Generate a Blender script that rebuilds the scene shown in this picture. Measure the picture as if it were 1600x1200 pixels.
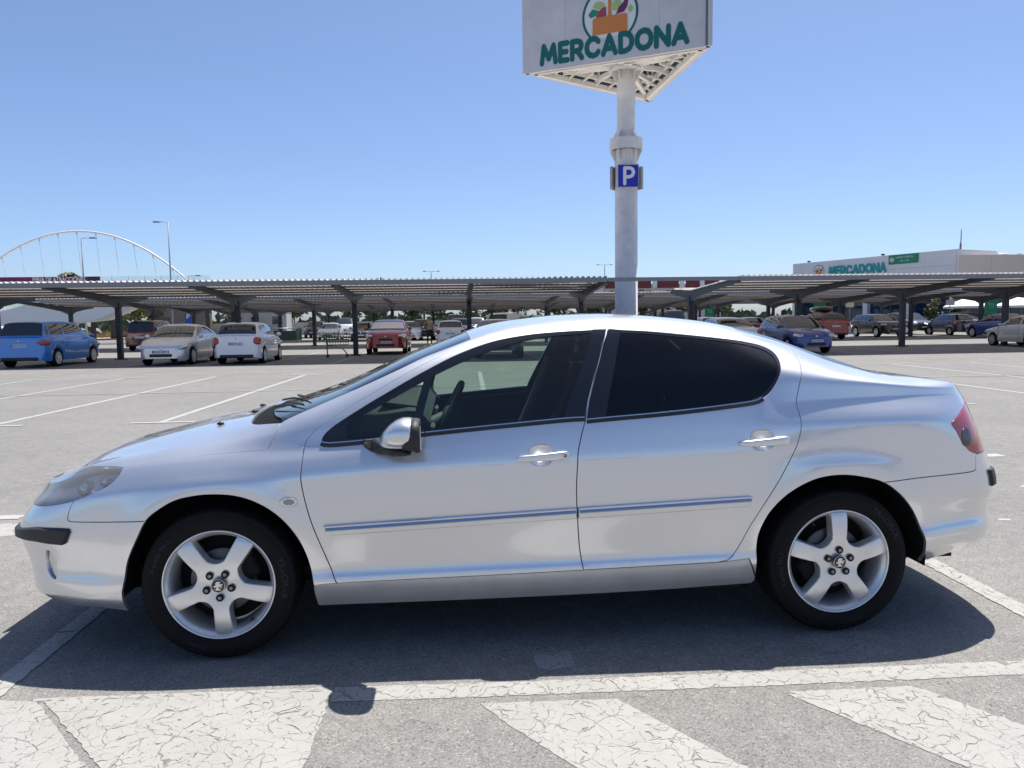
import bpy, bmesh, math, random
import numpy as np
from mathutils import Vector, Matrix, kdtree
from mathutils.geometry import delaunay_2d_cdt

for _o in list(bpy.data.objects):
    bpy.data.objects.remove(_o)
SC = bpy.context.scene
COL = SC.collection
R = math.radians

# ------------------------------------------------------------------ camera
# World frame: x along the silver car (nose at negative x), y away from the camera, z up; origin on the
# ground under the car's front axle.
CAM_POS = (1.018, -4.125, 1.4288)
CAM_F, CAM_PITCH, CAM_ROLL, CAM_YAW = 1196.67, R(4.714), R(0.7813), R(4.24)
_cp, _sp, _cy, _sy = math.cos(CAM_PITCH), math.sin(CAM_PITCH), math.cos(CAM_YAW), math.sin(CAM_YAW)
_fw = Vector((_sy*_cp, _cy*_cp, -_sp)); _r0 = Vector((_cy, -_sy, 0)); _u0 = Vector((_sy*_sp, _cy*_sp, _cp))
_ri = math.cos(CAM_ROLL)*_r0 - math.sin(CAM_ROLL)*_u0
_up = math.sin(CAM_ROLL)*_r0 + math.cos(CAM_ROLL)*_u0
cam = bpy.data.cameras.new('camera'); cam_o = bpy.data.objects.new('camera', cam); COL.objects.link(cam_o)
cam.sensor_fit = 'HORIZONTAL'; cam.sensor_width = 36; cam.lens = CAM_F/1600*36
cam.clip_start = 0.05; cam.clip_end = 5000
_m = Matrix((_ri, _up, -_fw)).transposed().to_4x4(); _m.translation = CAM_POS
cam_o.matrix_world = _m
SC.camera = cam_o

# ------------------------------------------------------------------ light
SUN_DIR = Vector((0.205, 0.315, 1.0)).normalized()          # towards the sun: behind and right of the car, high
world = bpy.data.worlds.new('World'); SC.world = world; world.use_nodes = True
_n, _l = world.node_tree.nodes, world.node_tree.links
_n.clear()
_sky = _n.new('ShaderNodeTexSky'); _sky.sky_type = 'NISHITA'; _sky.sun_disc = False
_sky.sun_elevation = math.asin(SUN_DIR.z); _sky.sun_rotation = math.atan2(SUN_DIR.x, SUN_DIR.y)
_sky.altitude = 30; _sky.air_density = 0.7; _sky.dust_density = 1.2; _sky.ozone_density = 6.0
_bg = _n.new('ShaderNodeBackground'); _bg.inputs[1].default_value = 0.10
_wo = _n.new('ShaderNodeOutputWorld')
_l.new(_sky.outputs[0], _bg.inputs[0]); _l.new(_bg.outputs[0], _wo.inputs[0])
_sl = bpy.data.lights.new('sun', 'SUN'); _sl.energy = 4.3; _sl.angle = R(0.53); _sl.color = (1.0, 0.955, 0.88)
sun_o = bpy.data.objects.new('sun', _sl); COL.objects.link(sun_o)
sun_o.rotation_euler = SUN_DIR.to_track_quat('Z', 'Y').to_euler(); sun_o.location = SUN_DIR*60
SC.view_settings.view_transform = 'Standard'; SC.view_settings.look = 'None'
SC.view_settings.gamma = 1.0; SC.view_settings.use_curve_mapping = False
SC.view_settings.exposure = 0.77
SC.render.engine = 'CYCLES'
SC.cycles.max_bounces = 10; SC.cycles.transparent_max_bounces = 16
SC.cycles.diffuse_bounces = 4; SC.cycles.glossy_bounces = 4; SC.cycles.transmission_bounces = 6
SC.cycles.use_denoising = True

# ------------------------------------------------------------------ materials
MATS = {}
def _newmat(name):
    m = bpy.data.materials.new(name); m.use_nodes = True
    MATS[name] = m
    return m, m.node_tree.nodes, m.node_tree.links, m.node_tree.nodes['Principled BSDF']

def pmat(name, col, rough=0.5, metal=0.0, coat=0.0, coat_rough=0.03, spec=0.5, var=0.0, vscale=8.0, bump=0.0, bscale=60.0, emit=None, sub=None):
    """Principled material; var adds procedural blotches of wear to the colour, bump a fine relief."""
    if name in MATS: return MATS[name]
    m, n, l, b = _newmat(name)
    b.inputs['Base Color'].default_value = (*col, 1); b.inputs['Roughness'].default_value = rough
    b.inputs['Metallic'].default_value = metal; b.inputs['Coat Weight'].default_value = coat
    b.inputs['Coat Roughness'].default_value = coat_rough; b.inputs['Specular IOR Level'].default_value = spec
    if var > 0:
        tc = n.new('ShaderNodeTexCoord'); nz = n.new('ShaderNodeTexNoise'); nz.inputs['Scale'].default_value = vscale
        nz.inputs['Detail'].default_value = 6; nz.inputs['Roughness'].default_value = 0.65
        mp = n.new('ShaderNodeMapRange'); mp.inputs[1].default_value = 0.3; mp.inputs[2].default_value = 0.7
        mp.inputs[3].default_value = 1-var; mp.inputs[4].default_value = 1+var*0.6
        mx = n.new('ShaderNodeMix'); mx.data_type = 'RGBA'; mx.blend_type = 'MULTIPLY'; mx.inputs[0].default_value = 1
        mx.inputs[6].default_value = (*col, 1)
        l.new(tc.outputs['Object'], nz.inputs[0]); l.new(nz.outputs[0], mp.inputs[0]); l.new(mp.outputs[0], mx.inputs[7])
        l.new(mx.outputs[2], b.inputs['Base Color'])
        rm = n.new('ShaderNodeMapRange'); rm.inputs[3].default_value = max(0.02, rough-var*0.3); rm.inputs[4].default_value = min(1, rough+var*0.3)
        l.new(nz.outputs[0], rm.inputs[0]); l.new(rm.outputs[0], b.inputs['Roughness'])
    if bump > 0:
        tc2 = n.new('ShaderNodeTexCoord'); nb = n.new('ShaderNodeTexNoise'); nb.inputs['Scale'].default_value = bscale
        nb.inputs['Detail'].default_value = 4
        bp = n.new('ShaderNodeBump'); bp.inputs['Strength'].default_value = bump; bp.inputs['Distance'].default_value = 0.01
        l.new(tc2.outputs['Object'], nb.inputs[0]); l.new(nb.outputs[0], bp.inputs['Height']); l.new(bp.outputs[0], b.inputs['Normal'])
    return m

def tmat(name, col, rough, trans, var=.1, vscale=1.0):
    """Painted sheet with translucency added so sunlight lightens its underside."""
    m = pmat(name, col, rough, var=var, vscale=vscale); n, l = m.node_tree.nodes, m.node_tree.links
    t = n.new('ShaderNodeBsdfTranslucent'); t.inputs[0].default_value = (.98, .95, .92, 1); mx = n.new('ShaderNodeMixShader'); mx.inputs[0].default_value = trans
    l.new(n['Principled BSDF'].outputs[0], mx.inputs[1]); l.new(t.outputs[0], mx.inputs[2]); l.new(mx.outputs[0], n['Material Output'].inputs[0]); return m

def gmat(name, tint, ior=1.5, rough=0.0, dirt=0.0):
    """Glazing: clear pane of a given tint with a Fresnel reflection."""
    if name in MATS: return MATS[name]
    m, n, l, b = _newmat(name)
    n.remove(b)
    tr = n.new('ShaderNodeBsdfTransparent'); tr.inputs[0].default_value = (*tint, 1)
    gl = n.new('ShaderNodeBsdfGlossy'); gl.inputs['Roughness'].default_value = rough; gl.inputs[0].default_value = (1, 1, 1, 1)
    fr = n.new('ShaderNodeFresnel'); fr.inputs[0].default_value = ior
    mx = n.new('ShaderNodeMixShader')
    l.new(fr.outputs[0], mx.inputs[0]); l.new(tr.outputs[0], mx.inputs[1]); l.new(gl.outputs[0], mx.inputs[2])
    last = mx.outputs[0]
    if dirt > 0:
        df = n.new('ShaderNodeBsdfDiffuse'); df.inputs[0].default_value = (0.56, 0.57, 0.58, 1)
        m2 = n.new('ShaderNodeMixShader'); m2.inputs[0].default_value = dirt
        l.new(last, m2.inputs[1]); l.new(df.outputs[0], m2.inputs[2]); last = m2.outputs[0]
    l.new(last, n['Material Output'].inputs[0])
    return m

# ------------------------------------------------------------------ mesh helpers
class MB:
    """Collects simple solids; build() links them as ONE mesh object."""
    def __init__(s): s.v = []; s.f = []; s.sm = []; s.mi = []; s.cur = 0
    def add(s, vs, fs, smooth=False):
        o = len(s.v); s.v += [tuple(p) for p in vs]
        for f in fs: s.f.append(tuple(i+o for i in f)); s.sm.append(smooth); s.mi.append(s.cur)
        return s
    def box(s, c, d, rot=None, bev=0.0):
        hx, hy, hz = d[0]/2, d[1]/2, d[2]/2
        if bev > 0:
            b = min(bev, hx*.9, hy*.9, hz*.9); vs = []; 
            for z, k in ((-hz, b), (-hz+b, 0), (hz-b, 0), (hz, b)):
                x, y = hx-k, hy-k; q = b if k == 0 else b*0.4
                vs += [(-x+q, -y, z), (x-q, -y, z), (x, -y+q, z), (x, y-q, z), (x-q, y, z), (-x+q, y, z), (-x, y-q, z), (-x, -y+q, z)]
            fs = [tuple(range(7, -1, -1)), tuple(range(24, 32))]
            for r in range(3):
                for i in range(8): fs.append((r*8+i, r*8+(i+1) % 8, r*8+8+(i+1) % 8, r*8+8+i))
        else:
            vs = [(x, y, z) for z in (-hz, hz) for x, y in ((-hx, -hy), (hx, -hy), (hx, hy), (-hx, hy))]
            fs = [(3, 2, 1, 0), (4, 5, 6, 7)]+[(i, (i+1) % 4, (i+1) % 4+4, i+4) for i in range(4)]
        if rot is not None: vs = [rot @ Vector(p) for p in vs]
        c = Vector(c); return s.add([Vector(p)+c for p in vs], fs)
    def bar(s, a, b, w, h, upv=(0, 0, 1)):
        """Rectangular bar from a to b, w wide, h along upv."""
        a, b = Vector(a), Vector(b); d = (b-a); L = d.length; d.normalize(); u = Vector(upv)
        sd = d.cross(u)
        if sd.length < 1e-5: sd = d.cross(Vector((0, 1, 0)))
        sd.normalize(); u = sd.cross(d)
        vs = [p+sd*(w/2*i)+u*(h/2*j) for p in (a, b) for i, j in ((-1, -1), (1, -1), (1, 1), (-1, 1))]
        return s.add(vs, [(0, 1, 2, 3), (7, 6, 5, 4)]+[(i, i+4, (i+1) % 4+4, (i+1) % 4) for i in range(4)])
    def tube(s, pts, r, n=8, closed=False, cap=True):
        pts = [Vector(p) for p in pts]; K = len(pts); rs = r if isinstance(r, (list, tuple)) else [r]*K; vs = []
        ref = None
        for i, p in enumerate(pts):
            if closed: d = pts[(i+1) % K]-pts[i-1]
            else: d = pts[min(i+1, K-1)]-pts[max(i-1, 0)]
            d.normalize()
            if ref is None:
                ref = d.cross(Vector((0, 0, 1)))
                if ref.length < 1e-3: ref = d.cross(Vector((1, 0, 0)))
            ref = (ref-d*ref.dot(d)).normalized(); q = d.cross(ref)
            vs += [p+(ref*math.cos(a)+q*math.sin(a))*rs[i] for a in [2*math.pi*k/n for k in range(n)]]
        fs = []
        for i in range(K if closed else K-1):
            j = (i+1) % K
            for k in range(n): fs.append((i*n+k, i*n+(k+1) % n, j*n+(k+1) % n, j*n+k))
        s.add(vs, fs, True)
        if cap and not closed:
            o = len(s.v)-len(vs); s.f.append(tuple(range(o+n-1, o-1, -1))); s.sm.append(False); s.mi.append(s.cur)
            s.f.append(tuple(range(o+(K-1)*n, o+K*n))); s.sm.append(False); s.mi.append(s.cur)
        return s
    def lathe(s, prof, n=32, axis='z', c=(0, 0, 0), smooth=True, closed=False):
        """prof: (radius, height) pairs revolved about an axis through c."""
        vs = []; c = Vector(c)
        for k in range(n):
            a = 2*math.pi*k/n; ca, sa = math.cos(a), math.sin(a)
            for r, h in prof:
                p = {'z': (r*ca, r*sa, h), 'y': (r*ca, h, r*sa), 'x': (h, r*ca, r*sa)}[axis]
                vs.append(Vector(p)+c)
        m = len(prof); fs = []
        for k in range(n):
            k2 = (k+1) % n
            for i in range(m if closed else m-1):
                i2 = (i+1) % m; q = (k*m+i, k2*m+i, k2*m+i2, k*m+i2); fs.append(q if axis != 'y' else q[::-1])
        return s.add(vs, fs, smooth)
    def prism(s, poly, axis, lo, hi):
        """Extrude a 2-D polygon along an axis: axis 'y' takes (x,z), 'x' takes (y,z), 'z' takes (x,y)."""
        n = len(poly)
        f = {'y': lambda p, h: (p[0], h, p[1]), 'x': lambda p, h: (h, p[0], p[1]), 'z': lambda p, h: (p[0], p[1], h)}[axis]
        vs = [f(p, lo) for p in poly]+[f(p, hi) for p in poly]
        ar = sum(poly[i][0]*poly[(i+1) % n][1]-poly[(i+1) % n][0]*poly[i][1] for i in range(n))
        fl = (ar > 0) ^ (axis == 'y')
        fs = [tuple(range(n-1, -1, -1)), tuple(range(n, 2*n))]+[(i, (i+1) % n, (i+1) % n+n, i+n) for i in range(n)]
        if not fl: fs = [x[::-1] for x in fs]
        return s.add(vs, fs)
    def quad(s, a, b, c, d): return s.add([a, b, c, d], [(0, 1, 2, 3)])
    def ico(s, c, r, sub=1, sc=(1, 1, 1), seed=None, jit=0.0):
        bm = bmesh.new(); bmesh.ops.create_icosphere(bm, subdivisions=sub, radius=1); rnd = random.Random(seed)
        vs = [Vector((v.co.x*sc[0], v.co.y*sc[1], v.co.z*sc[2]))*r*(1+jit*(rnd.random()-.5))+Vector(c) for v in bm.verts]
        fs = [tuple(v.index for v in f.verts) for f in bm.faces]; bm.free()
        return s.add(vs, fs, True)
    def mesh(s, name, mats):
        me = bpy.data.meshes.new(name); me.from_pydata(s.v, [], s.f); me.polygons.foreach_set('use_smooth', s.sm)
        mats = mats if isinstance(mats, (list, tuple)) else [mats]
        for m in mats: me.materials.append(m)
        if len(mats) > 1: me.polygons.foreach_set('material_index', s.mi)
        me.update(); return me
    def build(s, name, mats, parent=None, loc=None):
        o = bpy.data.objects.new(name, s.mesh(name, mats)); COL.objects.link(o)
        if parent is not None: o.parent = parent
        if loc is not None: o.location = loc
        return o

def tag(o, label=None, cat=None, group=None, kind=None):
    if label: o['label'] = label
    if cat: o['category'] = cat
    if group: o['group'] = group
    if kind: o['kind'] = kind
    return o
def empty(name, loc=(0, 0, 0), rz=0.0):
    o = bpy.data.objects.new(name, None); COL.objects.link(o); o.location = loc; o.rotation_euler = (0, 0, rz)
    o.empty_display_size = 0.1; return o
def copy_tree(o, parent=None):
    c = o.copy(); COL.objects.link(c); c.parent = parent
    for ch in o.children:
        if ch.name != c.name: copy_tree(ch, c)
    return c
def inpoly(x, y, poly):
    r = False; j = len(poly)-1
    for i in range(len(poly)):
        xi, yi = poly[i]; xj, yj = poly[j]
        if (yi > y) != (yj > y) and x < (xj-xi)*(y-yi)/(yj-yi)+xi: r = not r
        j = i
    return r
def smooth_poly(pts, closed=False, step=0.02, tens=0.5):
    """Catmull-Rom through the points, resampled at about `step`."""
    P = [Vector(p) for p in pts]; n = len(P); out = []
    rng = range(n if closed else n-1)
    for i in rng:
        p1, p2 = P[i], P[(i+1) % n]
        p0 = P[i-1] if (closed or i > 0) else p1*2-p2
        p3 = P[(i+2) % n] if (closed or i+2 < n) else p2*2-p1
        k = max(1, int((p2-p1).length/step+.5))
        for q in range(k):
            t = q/k; out.append(0.5*((2*p1)+(p2-p0)*t+(2*p0-5*p1+4*p2-p3)*t*t+(3*p1-p0-3*p2+p3)*t**3))
    if not closed: out.append(P[-1])
    return [tuple(p) for p in out]
# ------------------------------------------------------------------ the silver saloon: body surface
# Feature lines (bottom edge, sill, crease, door, belt, cant rail, centre line) given at 19 stations from the
# middle of the nose round the side to the middle of the tail; x along the car, w half width, z height.
_T = {
 0: ([-0.885,-0.87,-0.82,-0.73,-0.565,-0.32,0,0.4,0.85,1.3,1.75,2.2,2.55,2.85,3.12,3.36,3.5,3.56,3.58],
     [0,0.33,0.57,0.7,0.785,0.82,0.83,0.835,0.838,0.84,0.84,0.84,0.84,0.835,0.815,0.765,0.61,0.35,0],
     [0.19,0.19,0.195,0.22,0.225,0.205,0.2,0.205,0.205,0.207,0.212,0.225,0.24,0.27,0.29,0.325,0.285,0.27,0.27]),
 1: ([-0.97,-0.95,-0.893,-0.775,-0.58,-0.31,0,0.4,0.85,1.3,1.75,2.2,2.55,2.85,3.12,3.405,3.57,3.635,3.655],
     [0,0.34,0.597,0.735,0.82,0.855,0.864,0.868,0.87,0.872,0.872,0.872,0.871,0.868,0.855,0.81,0.657,0.367,0],
     [0.27,0.27,0.27,0.275,0.27,0.262,0.26,0.262,0.262,0.264,0.268,0.275,0.29,0.325,0.36,0.385,0.365,0.36,0.36]),
 2: ([-0.985,-0.965,-0.895,-0.79,-0.585,-0.3,0,0.4,0.85,1.3,1.75,2.2,2.55,2.85,3.12,3.41,3.575,3.645,3.665],
     [0,0.345,0.605,0.742,0.828,0.866,0.88,0.888,0.89,0.892,0.892,0.892,0.89,0.884,0.872,0.825,0.663,0.37,0],
     [0.355,0.355,0.35,0.345,0.338,0.333,0.33,0.33,0.335,0.34,0.345,0.352,0.37,0.405,0.435,0.45,0.43,0.42,0.42]),
 3: ([-0.985,-0.965,-0.905,-0.785,-0.58,-0.3,0,0.4,0.85,1.3,1.75,2.2,2.55,2.85,3.12,3.395,3.57,3.645,3.665],
     [0,0.345,0.605,0.738,0.818,0.855,0.866,0.872,0.875,0.877,0.878,0.878,0.876,0.872,0.86,0.812,0.655,0.365,0],
     [0.4,0.4,0.395,0.39,0.385,0.38,0.378,0.378,0.383,0.388,0.393,0.4,0.42,0.455,0.48,0.5,0.485,0.48,0.48]),
 4: ([-1.0,-0.985,-0.938,-0.8,-0.58,-0.3,0,0.4,0.85,1.3,1.75,2.2,2.55,2.85,3.12,3.42,3.59,3.655,3.675],
     [0,0.35,0.615,0.748,0.832,0.872,0.886,0.892,0.895,0.897,0.898,0.898,0.896,0.891,0.879,0.83,0.665,0.37,0],
     [0.52,0.525,0.53,0.54,0.55,0.57,0.585,0.6,0.61,0.62,0.63,0.635,0.64,0.64,0.64,0.635,0.63,0.62,0.62]),
 5: ([-0.985,-0.965,-0.875,-0.755,-0.56,-0.29,0,0.4,0.85,1.3,1.75,2.2,2.55,2.85,3.12,3.375,3.53,3.625,3.65],
     [0,0.36,0.6,0.735,0.82,0.862,0.88,0.888,0.891,0.892,0.893,0.893,0.892,0.889,0.877,0.822,0.66,0.36,0],
     [0.62,0.63,0.65,0.67,0.7,0.735,0.755,0.775,0.8,0.81,0.82,0.83,0.85,0.86,0.86,0.85,0.82,0.81,0.8]),
 6: ([-0.975,-0.945,-0.83,-0.715,-0.55,-0.29,0,0.4,0.85,1.3,1.75,2.2,2.55,2.85,3.12,3.35,3.495,3.61,3.635],
     [0,0.355,0.58,0.705,0.795,0.838,0.856,0.866,0.87,0.873,0.875,0.875,0.884,0.885,0.871,0.8,0.65,0.36,0],
     [0.66,0.665,0.69,0.715,0.745,0.785,0.815,0.845,0.875,0.9,0.915,0.935,0.945,0.955,0.958,0.955,0.93,0.92,0.91]),
 7: ([-0.955,-0.925,-0.81,-0.68,-0.52,-0.29,0,0.4,0.85,1.3,1.75,2.2,2.55,2.85,3.12,3.325,3.455,3.575,3.61],
     [0,0.35,0.555,0.67,0.745,0.787,0.81,0.83,0.84,0.845,0.848,0.85,0.838,0.822,0.799,0.742,0.62,0.34,0],
     [0.695,0.7,0.725,0.768,0.81,0.842,0.872,0.9,0.945,0.985,1.01,1.035,1.052,1.062,1.066,1.06,1.045,1.035,1.03]),
 9: ([-0.945,-0.915,-0.8,-0.66,-0.5,-0.29,0,0.4,0.85,1.3,1.75,2.2,2.55,2.85,3.12,3.33,3.44,3.565,3.6],
     [0,0.33,0.5,0.575,0.61,0.625,0.64,0.715,0.665,0.585,0.565,0.565,0.6,0.665,0.7,0.68,0.56,0.32,0],
     [0.705,0.715,0.742,0.8,0.847,0.888,0.948,1.065,1.258,1.395,1.43,1.395,1.298,1.18,1.13,1.115,1.088,1.06,1.05]),
 11: ([-0.93,-0.9,-0.8,-0.68,-0.52,-0.29,0,0.4,0.85,1.3,1.75,2.2,2.55,2.85,3.12,3.33,3.48,3.56,3.59],
     [0,0,0,0,0,0,0,0,0,0,0,0,0,0,0,0,0,0,0],
     [0.715,0.725,0.757,0.835,0.88,0.933,0.993,1.11,1.3,1.43,1.464,1.434,1.373,1.27,1.16,1.128,1.1,1.075,1.06]),
}
_T = {k: [np.array(a, float) for a in v] for k, v in _T.items()}
_b8 = np.array([.002,.004,.008,.010,.012,.013,.016,.028,.034,.034,.034,.034,.034,.032,.022,.012,.008,.004,0])
def _l8():
    x7, w7, z7 = _T[7]; x9, w9, z9 = _T[9]
    dw, dz = w9-w7, z9-z7; L = np.hypot(dw, dz)+1e-6
    return [(x7+x9)/2, (w7+w9)/2+_b8*dz/L*np.minimum(1, w7*4), (z7+z9)/2-_b8*dw/L]
_T[8] = _l8()
for _k, _w, _z in ((12, .816, 1.160), (13, .811, 1.130), (14, .791, 1.104), (15, .734, 1.087)): _T[8][1][_k] = _w; _T[8][2][_k] = _z
_T[10] = [(_T[9][0]+_T[11][0])/2, _T[9][1]*.55, _T[9][2]+.72*(_T[11][2]-_T[9][2])]
_LX = np.array([_T[i][0] for i in range(12)]); _LW = np.array([_T[i][1] for i in range(12)]); _LZ = np.array([_T[i][2] for i in range(12)])

def pchip(xk, yk, x):
    """Monotone cubic along axis 0 of yk."""
    h = np.diff(xk); h2 = h.reshape(-1, *([1]*(yk.ndim-1))); d = np.diff(yk, axis=0)/h2
    m = np.zeros_like(yk); m[0] = d[0]; m[-1] = d[-1]
    w1 = 2*h2[1:]+h2[:-1]; w2 = h2[1:]+2*h2[:-1]; ok = d[1:]*d[:-1] > 0
    with np.errstate(divide='ignore', invalid='ignore'):
        mm = (w1+w2)/(w1/d[:-1]+w2/d[1:])
    m[1:-1] = np.where(ok, mm, 0)
    i = np.clip(np.searchsorted(xk, x, side='right')-1, 0, len(xk)-2)
    t = ((x-xk[i])/h[i]); sh = (-1,)+(1,)*(yk.ndim-1); t = t.reshape(sh); hh = h[i].reshape(sh)
    return (yk[i]*(1+2*t)*(1-t)**2+m[i]*hh*t*(1-t)**2+yk[i+1]*t*t*(3-2*t)+m[i+1]*hh*t*t*(t-1))
def cspline(xk, yk, x):
    """Natural cubic spline along axis 0."""
    n = len(xk); h = np.diff(xk); A = np.zeros((n, n)); A[0, 0] = A[-1, -1] = 1; rhs = np.zeros_like(yk)
    for i in range(1, n-1):
        A[i, i-1:i+2] = h[i-1], 2*(h[i-1]+h[i]), h[i]
        rhs[i] = 6*((yk[i+1]-yk[i])/h[i]-(yk[i]-yk[i-1])/h[i-1])
    M = np.linalg.solve(A, rhs.reshape(n, -1)).reshape(yk.shape)
    i = np.clip(np.searchsorted(xk, x, side='right')-1, 0, n-2); sh = (-1,)+(1,)*(yk.ndim-1)
    a = (xk[i+1]-x).reshape(sh); b = (x-xk[i]).reshape(sh); hh = h[i].reshape(sh)
    return (M[i]*a**3+M[i+1]*b**3)/(6*hh)+(yk[i]/hh-M[i]*hh/6)*a+(yk[i+1]/hh-M[i+1]*hh/6)*b
def gsm(a, s, axis, lo, hi):
    """Gaussian smoothing with odd (-1) or even (+1) or linear (0) continuation at either end."""
    k = int(4*s)+1; g = np.exp(-.5*(np.arange(-k, k+1)/s)**2); g /= g.sum(); a = np.moveaxis(a, axis, 0)
    def pad(e, md):
        seg = a[1:k+1][::-1] if e == 0 else a[-k-1:-1][::-1]; end = a[0] if e == 0 else a[-1]
        return seg if md == 1 else (2*end-seg if md == 0 else -seg)
    b = np.concatenate([pad(0, lo), a, pad(1, hi)]); out = np.zeros_like(a)
    for i, c in enumerate(g): out += c*b[i:i+len(a)]
    return np.moveaxis(out, 0, axis)

NU, NT = 721, 301
_ch = np.zeros(19)
for _i in (2, 4, 6): _ch[1:] += np.sqrt(np.diff(_LX[_i])**2+np.diff(_LW[_i])**2)/3
UK = np.cumsum(_ch); LU = UK[-1]
_c9 = np.sqrt(np.diff(_LW[:, 9])**2+np.diff(_LZ[:, 9])**2); TK = np.concatenate([[0], np.cumsum(_c9)]); LT = TK[-1]
_ug, _tg = np.linspace(0, LU, NU), np.linspace(0, LT, NT)
def _dense(L, wflag):
    a = pchip(UK, L.T.copy(), _ug)                       # NU x 12
    b = pchip(TK, a.T.copy(), _tg).T                     # NU x NT
    lo = -1 if wflag else 1
    b = gsm(gsm(b, 4.0, 0, lo, lo), 1.7, 1, 0, lo)
    # the shoulder of the rear quarter is a crease: slopes below and above it are kept apart there
    k = int(TK[7]/LT*(NT-1)); c = np.concatenate([pchip(TK[:8], a.T[:8].copy(), _tg[:k+1]), pchip(TK[7:], a.T[7:].copy(), _tg[k+1:])]).T
    c = gsm(gsm(c, 4.0, 0, lo, lo), .6, 1, 0, lo)
    f = np.clip((_ug-UK[10])/(UK[12]-UK[10]), 0, 1); f = (f*f*(3-2*f)*np.clip((UK[17]-_ug)/(UK[17]-UK[16]), 0, 1))[:, None]*np.exp(-((_tg-TK[7])/.12)**2)[None, :]
    return b*(1-f)+c*f
GX, GW, GZ = _dense(_LX, 0), _dense(_LW, 1), _dense(_LZ, 0)
# wheel-arch flares
for _wx, _amp, _wd in ((0.0, .012, .055), (2.725, .015, .072)):
    _r = np.hypot(GX-_wx, GZ-.335); _sel = (GW > .5) & (GZ < 1.0)
    GW = GW+np.where(_sel, _amp*np.exp(-np.maximum(0, _r-.405)**2/(2*_wd**2))*np.clip((GZ-.30)/.12, 0, 1)*np.clip((.94-GZ)/.16, 0, 1)**2, 0)
G3 = np.stack([GX, -GW, GZ], -1)
_du = np.gradient(G3, axis=0); _dt = np.gradient(G3, axis=1)
GN = np.cross(_du, _dt); GN /= np.linalg.norm(GN, axis=-1, keepdims=True)+1e-12
def bil(G, a, b):
    i = np.clip(np.asarray(a)/LU*(NU-1), 0, NU-1.0001); j = np.clip(np.asarray(b)/LT*(NT-1), 0, NT-1.0001)
    i0, j0 = i.astype(int), j.astype(int); f, g = (i-i0)[..., None], (j-j0)[..., None]
    return G[i0, j0]*(1-f)*(1-g)+G[i0+1, j0]*f*(1-g)+G[i0, j0+1]*(1-f)*g+G[i0+1, j0+1]*f*g
_kd = None
def side_ab(pts, tmax=None):
    """Side-view points (x,z) -> surface parameters (a,b) on the near flank."""
    global _kd
    if _kd is None:
        ii, jj = np.meshgrid(np.arange(60, NU-60), np.arange(0, int((TK[9]+.15)/LT*NT)), indexing='ij'); ii, jj = ii.ravel(), jj.ravel()
        keep = GW[ii, jj] > .30; ii, jj = ii[keep], jj[keep]
        _kd = (kdtree.KDTree(len(ii)), ii, jj)
        for q, (i, j) in enumerate(zip(ii, jj)): _kd[0].insert((GX[i, j], GZ[i, j], 0), q)
        _kd[0].balance()
    out = []
    for x, z in pts:
        _, q, _d = _kd[0].find((x, z, 0)); i, j = float(_kd[1][q]), float(_kd[2][q])
        a, b = i/(NU-1)*LU, j/(NT-1)*LT; e = 2e-3
        for _ in range(4):
            p = bil(G3, a, b); pa = bil(G3, min(a+e, LU), b); pb = bil(G3, a, min(b+e, LT))
            J = np.array([[(pa[0]-p[0])/e, (pb[0]-p[0])/e], [(pa[2]-p[2])/e, (pb[2]-p[2])/e]])
            if abs(np.linalg.det(J)) < 1e-2: break
            d = np.linalg.solve(J, [x-p[0], z-p[2]]); d = np.clip(d, -.02, .02); a = min(max(a+d[0], 0), LU); b = min(max(b+d[1], 0), LT)
        out.append((a, b))
    return out
def aline(i, k): return UK[k] if i is None else (UK[k], TK[i])
# ------------------------------------------------------------------ panels cut from the surface
def resample(pts, step, closed=True):
    out = []; n = len(pts)
    for i in range(n if closed else n-1):
        p, q = pts[i], pts[(i+1) % n]; L = math.hypot(q[0]-p[0], q[1]-p[1]); k = max(1, int(L/step+.5))
        for j in range(k): out.append((p[0]+(q[0]-p[0])*j/k, p[1]+(q[1]-p[1])*j/k))
    if not closed: out.append(pts[-1])
    return out
def on_mid(p): return p[0] < 1e-6 or p[0] > LU-1e-6 or p[1] > LT-1e-6
def inset_loop(lp, d):
    n = len(lp); ar = sum(lp[i][0]*lp[(i+1) % n][1]-lp[(i+1) % n][0]*lp[i][1] for i in range(n)); sg = 1 if ar > 0 else -1
    out = []
    for i in range(n):
        if on_mid(lp[i]) and on_mid(lp[i-1]) and on_mid(lp[(i+1) % n]): out.append(lp[i]); continue
        ax, ay = lp[i-1]; bx, by = lp[(i+1) % n]; tx, ty = bx-ax, by-ay; L = math.hypot(tx, ty)+1e-9
        x, y = lp[i][0]-ty/L*d*sg, lp[i][1]+tx/L*d*sg
        if lp[i][0] < 1e-6: x = 0.0
        if lp[i][0] > LU-1e-6: x = LU
        if lp[i][1] > LT-1e-6: y = LT
        out.append((min(max(x, 0), LU), min(max(y, 0), LT)))
    return out
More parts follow.
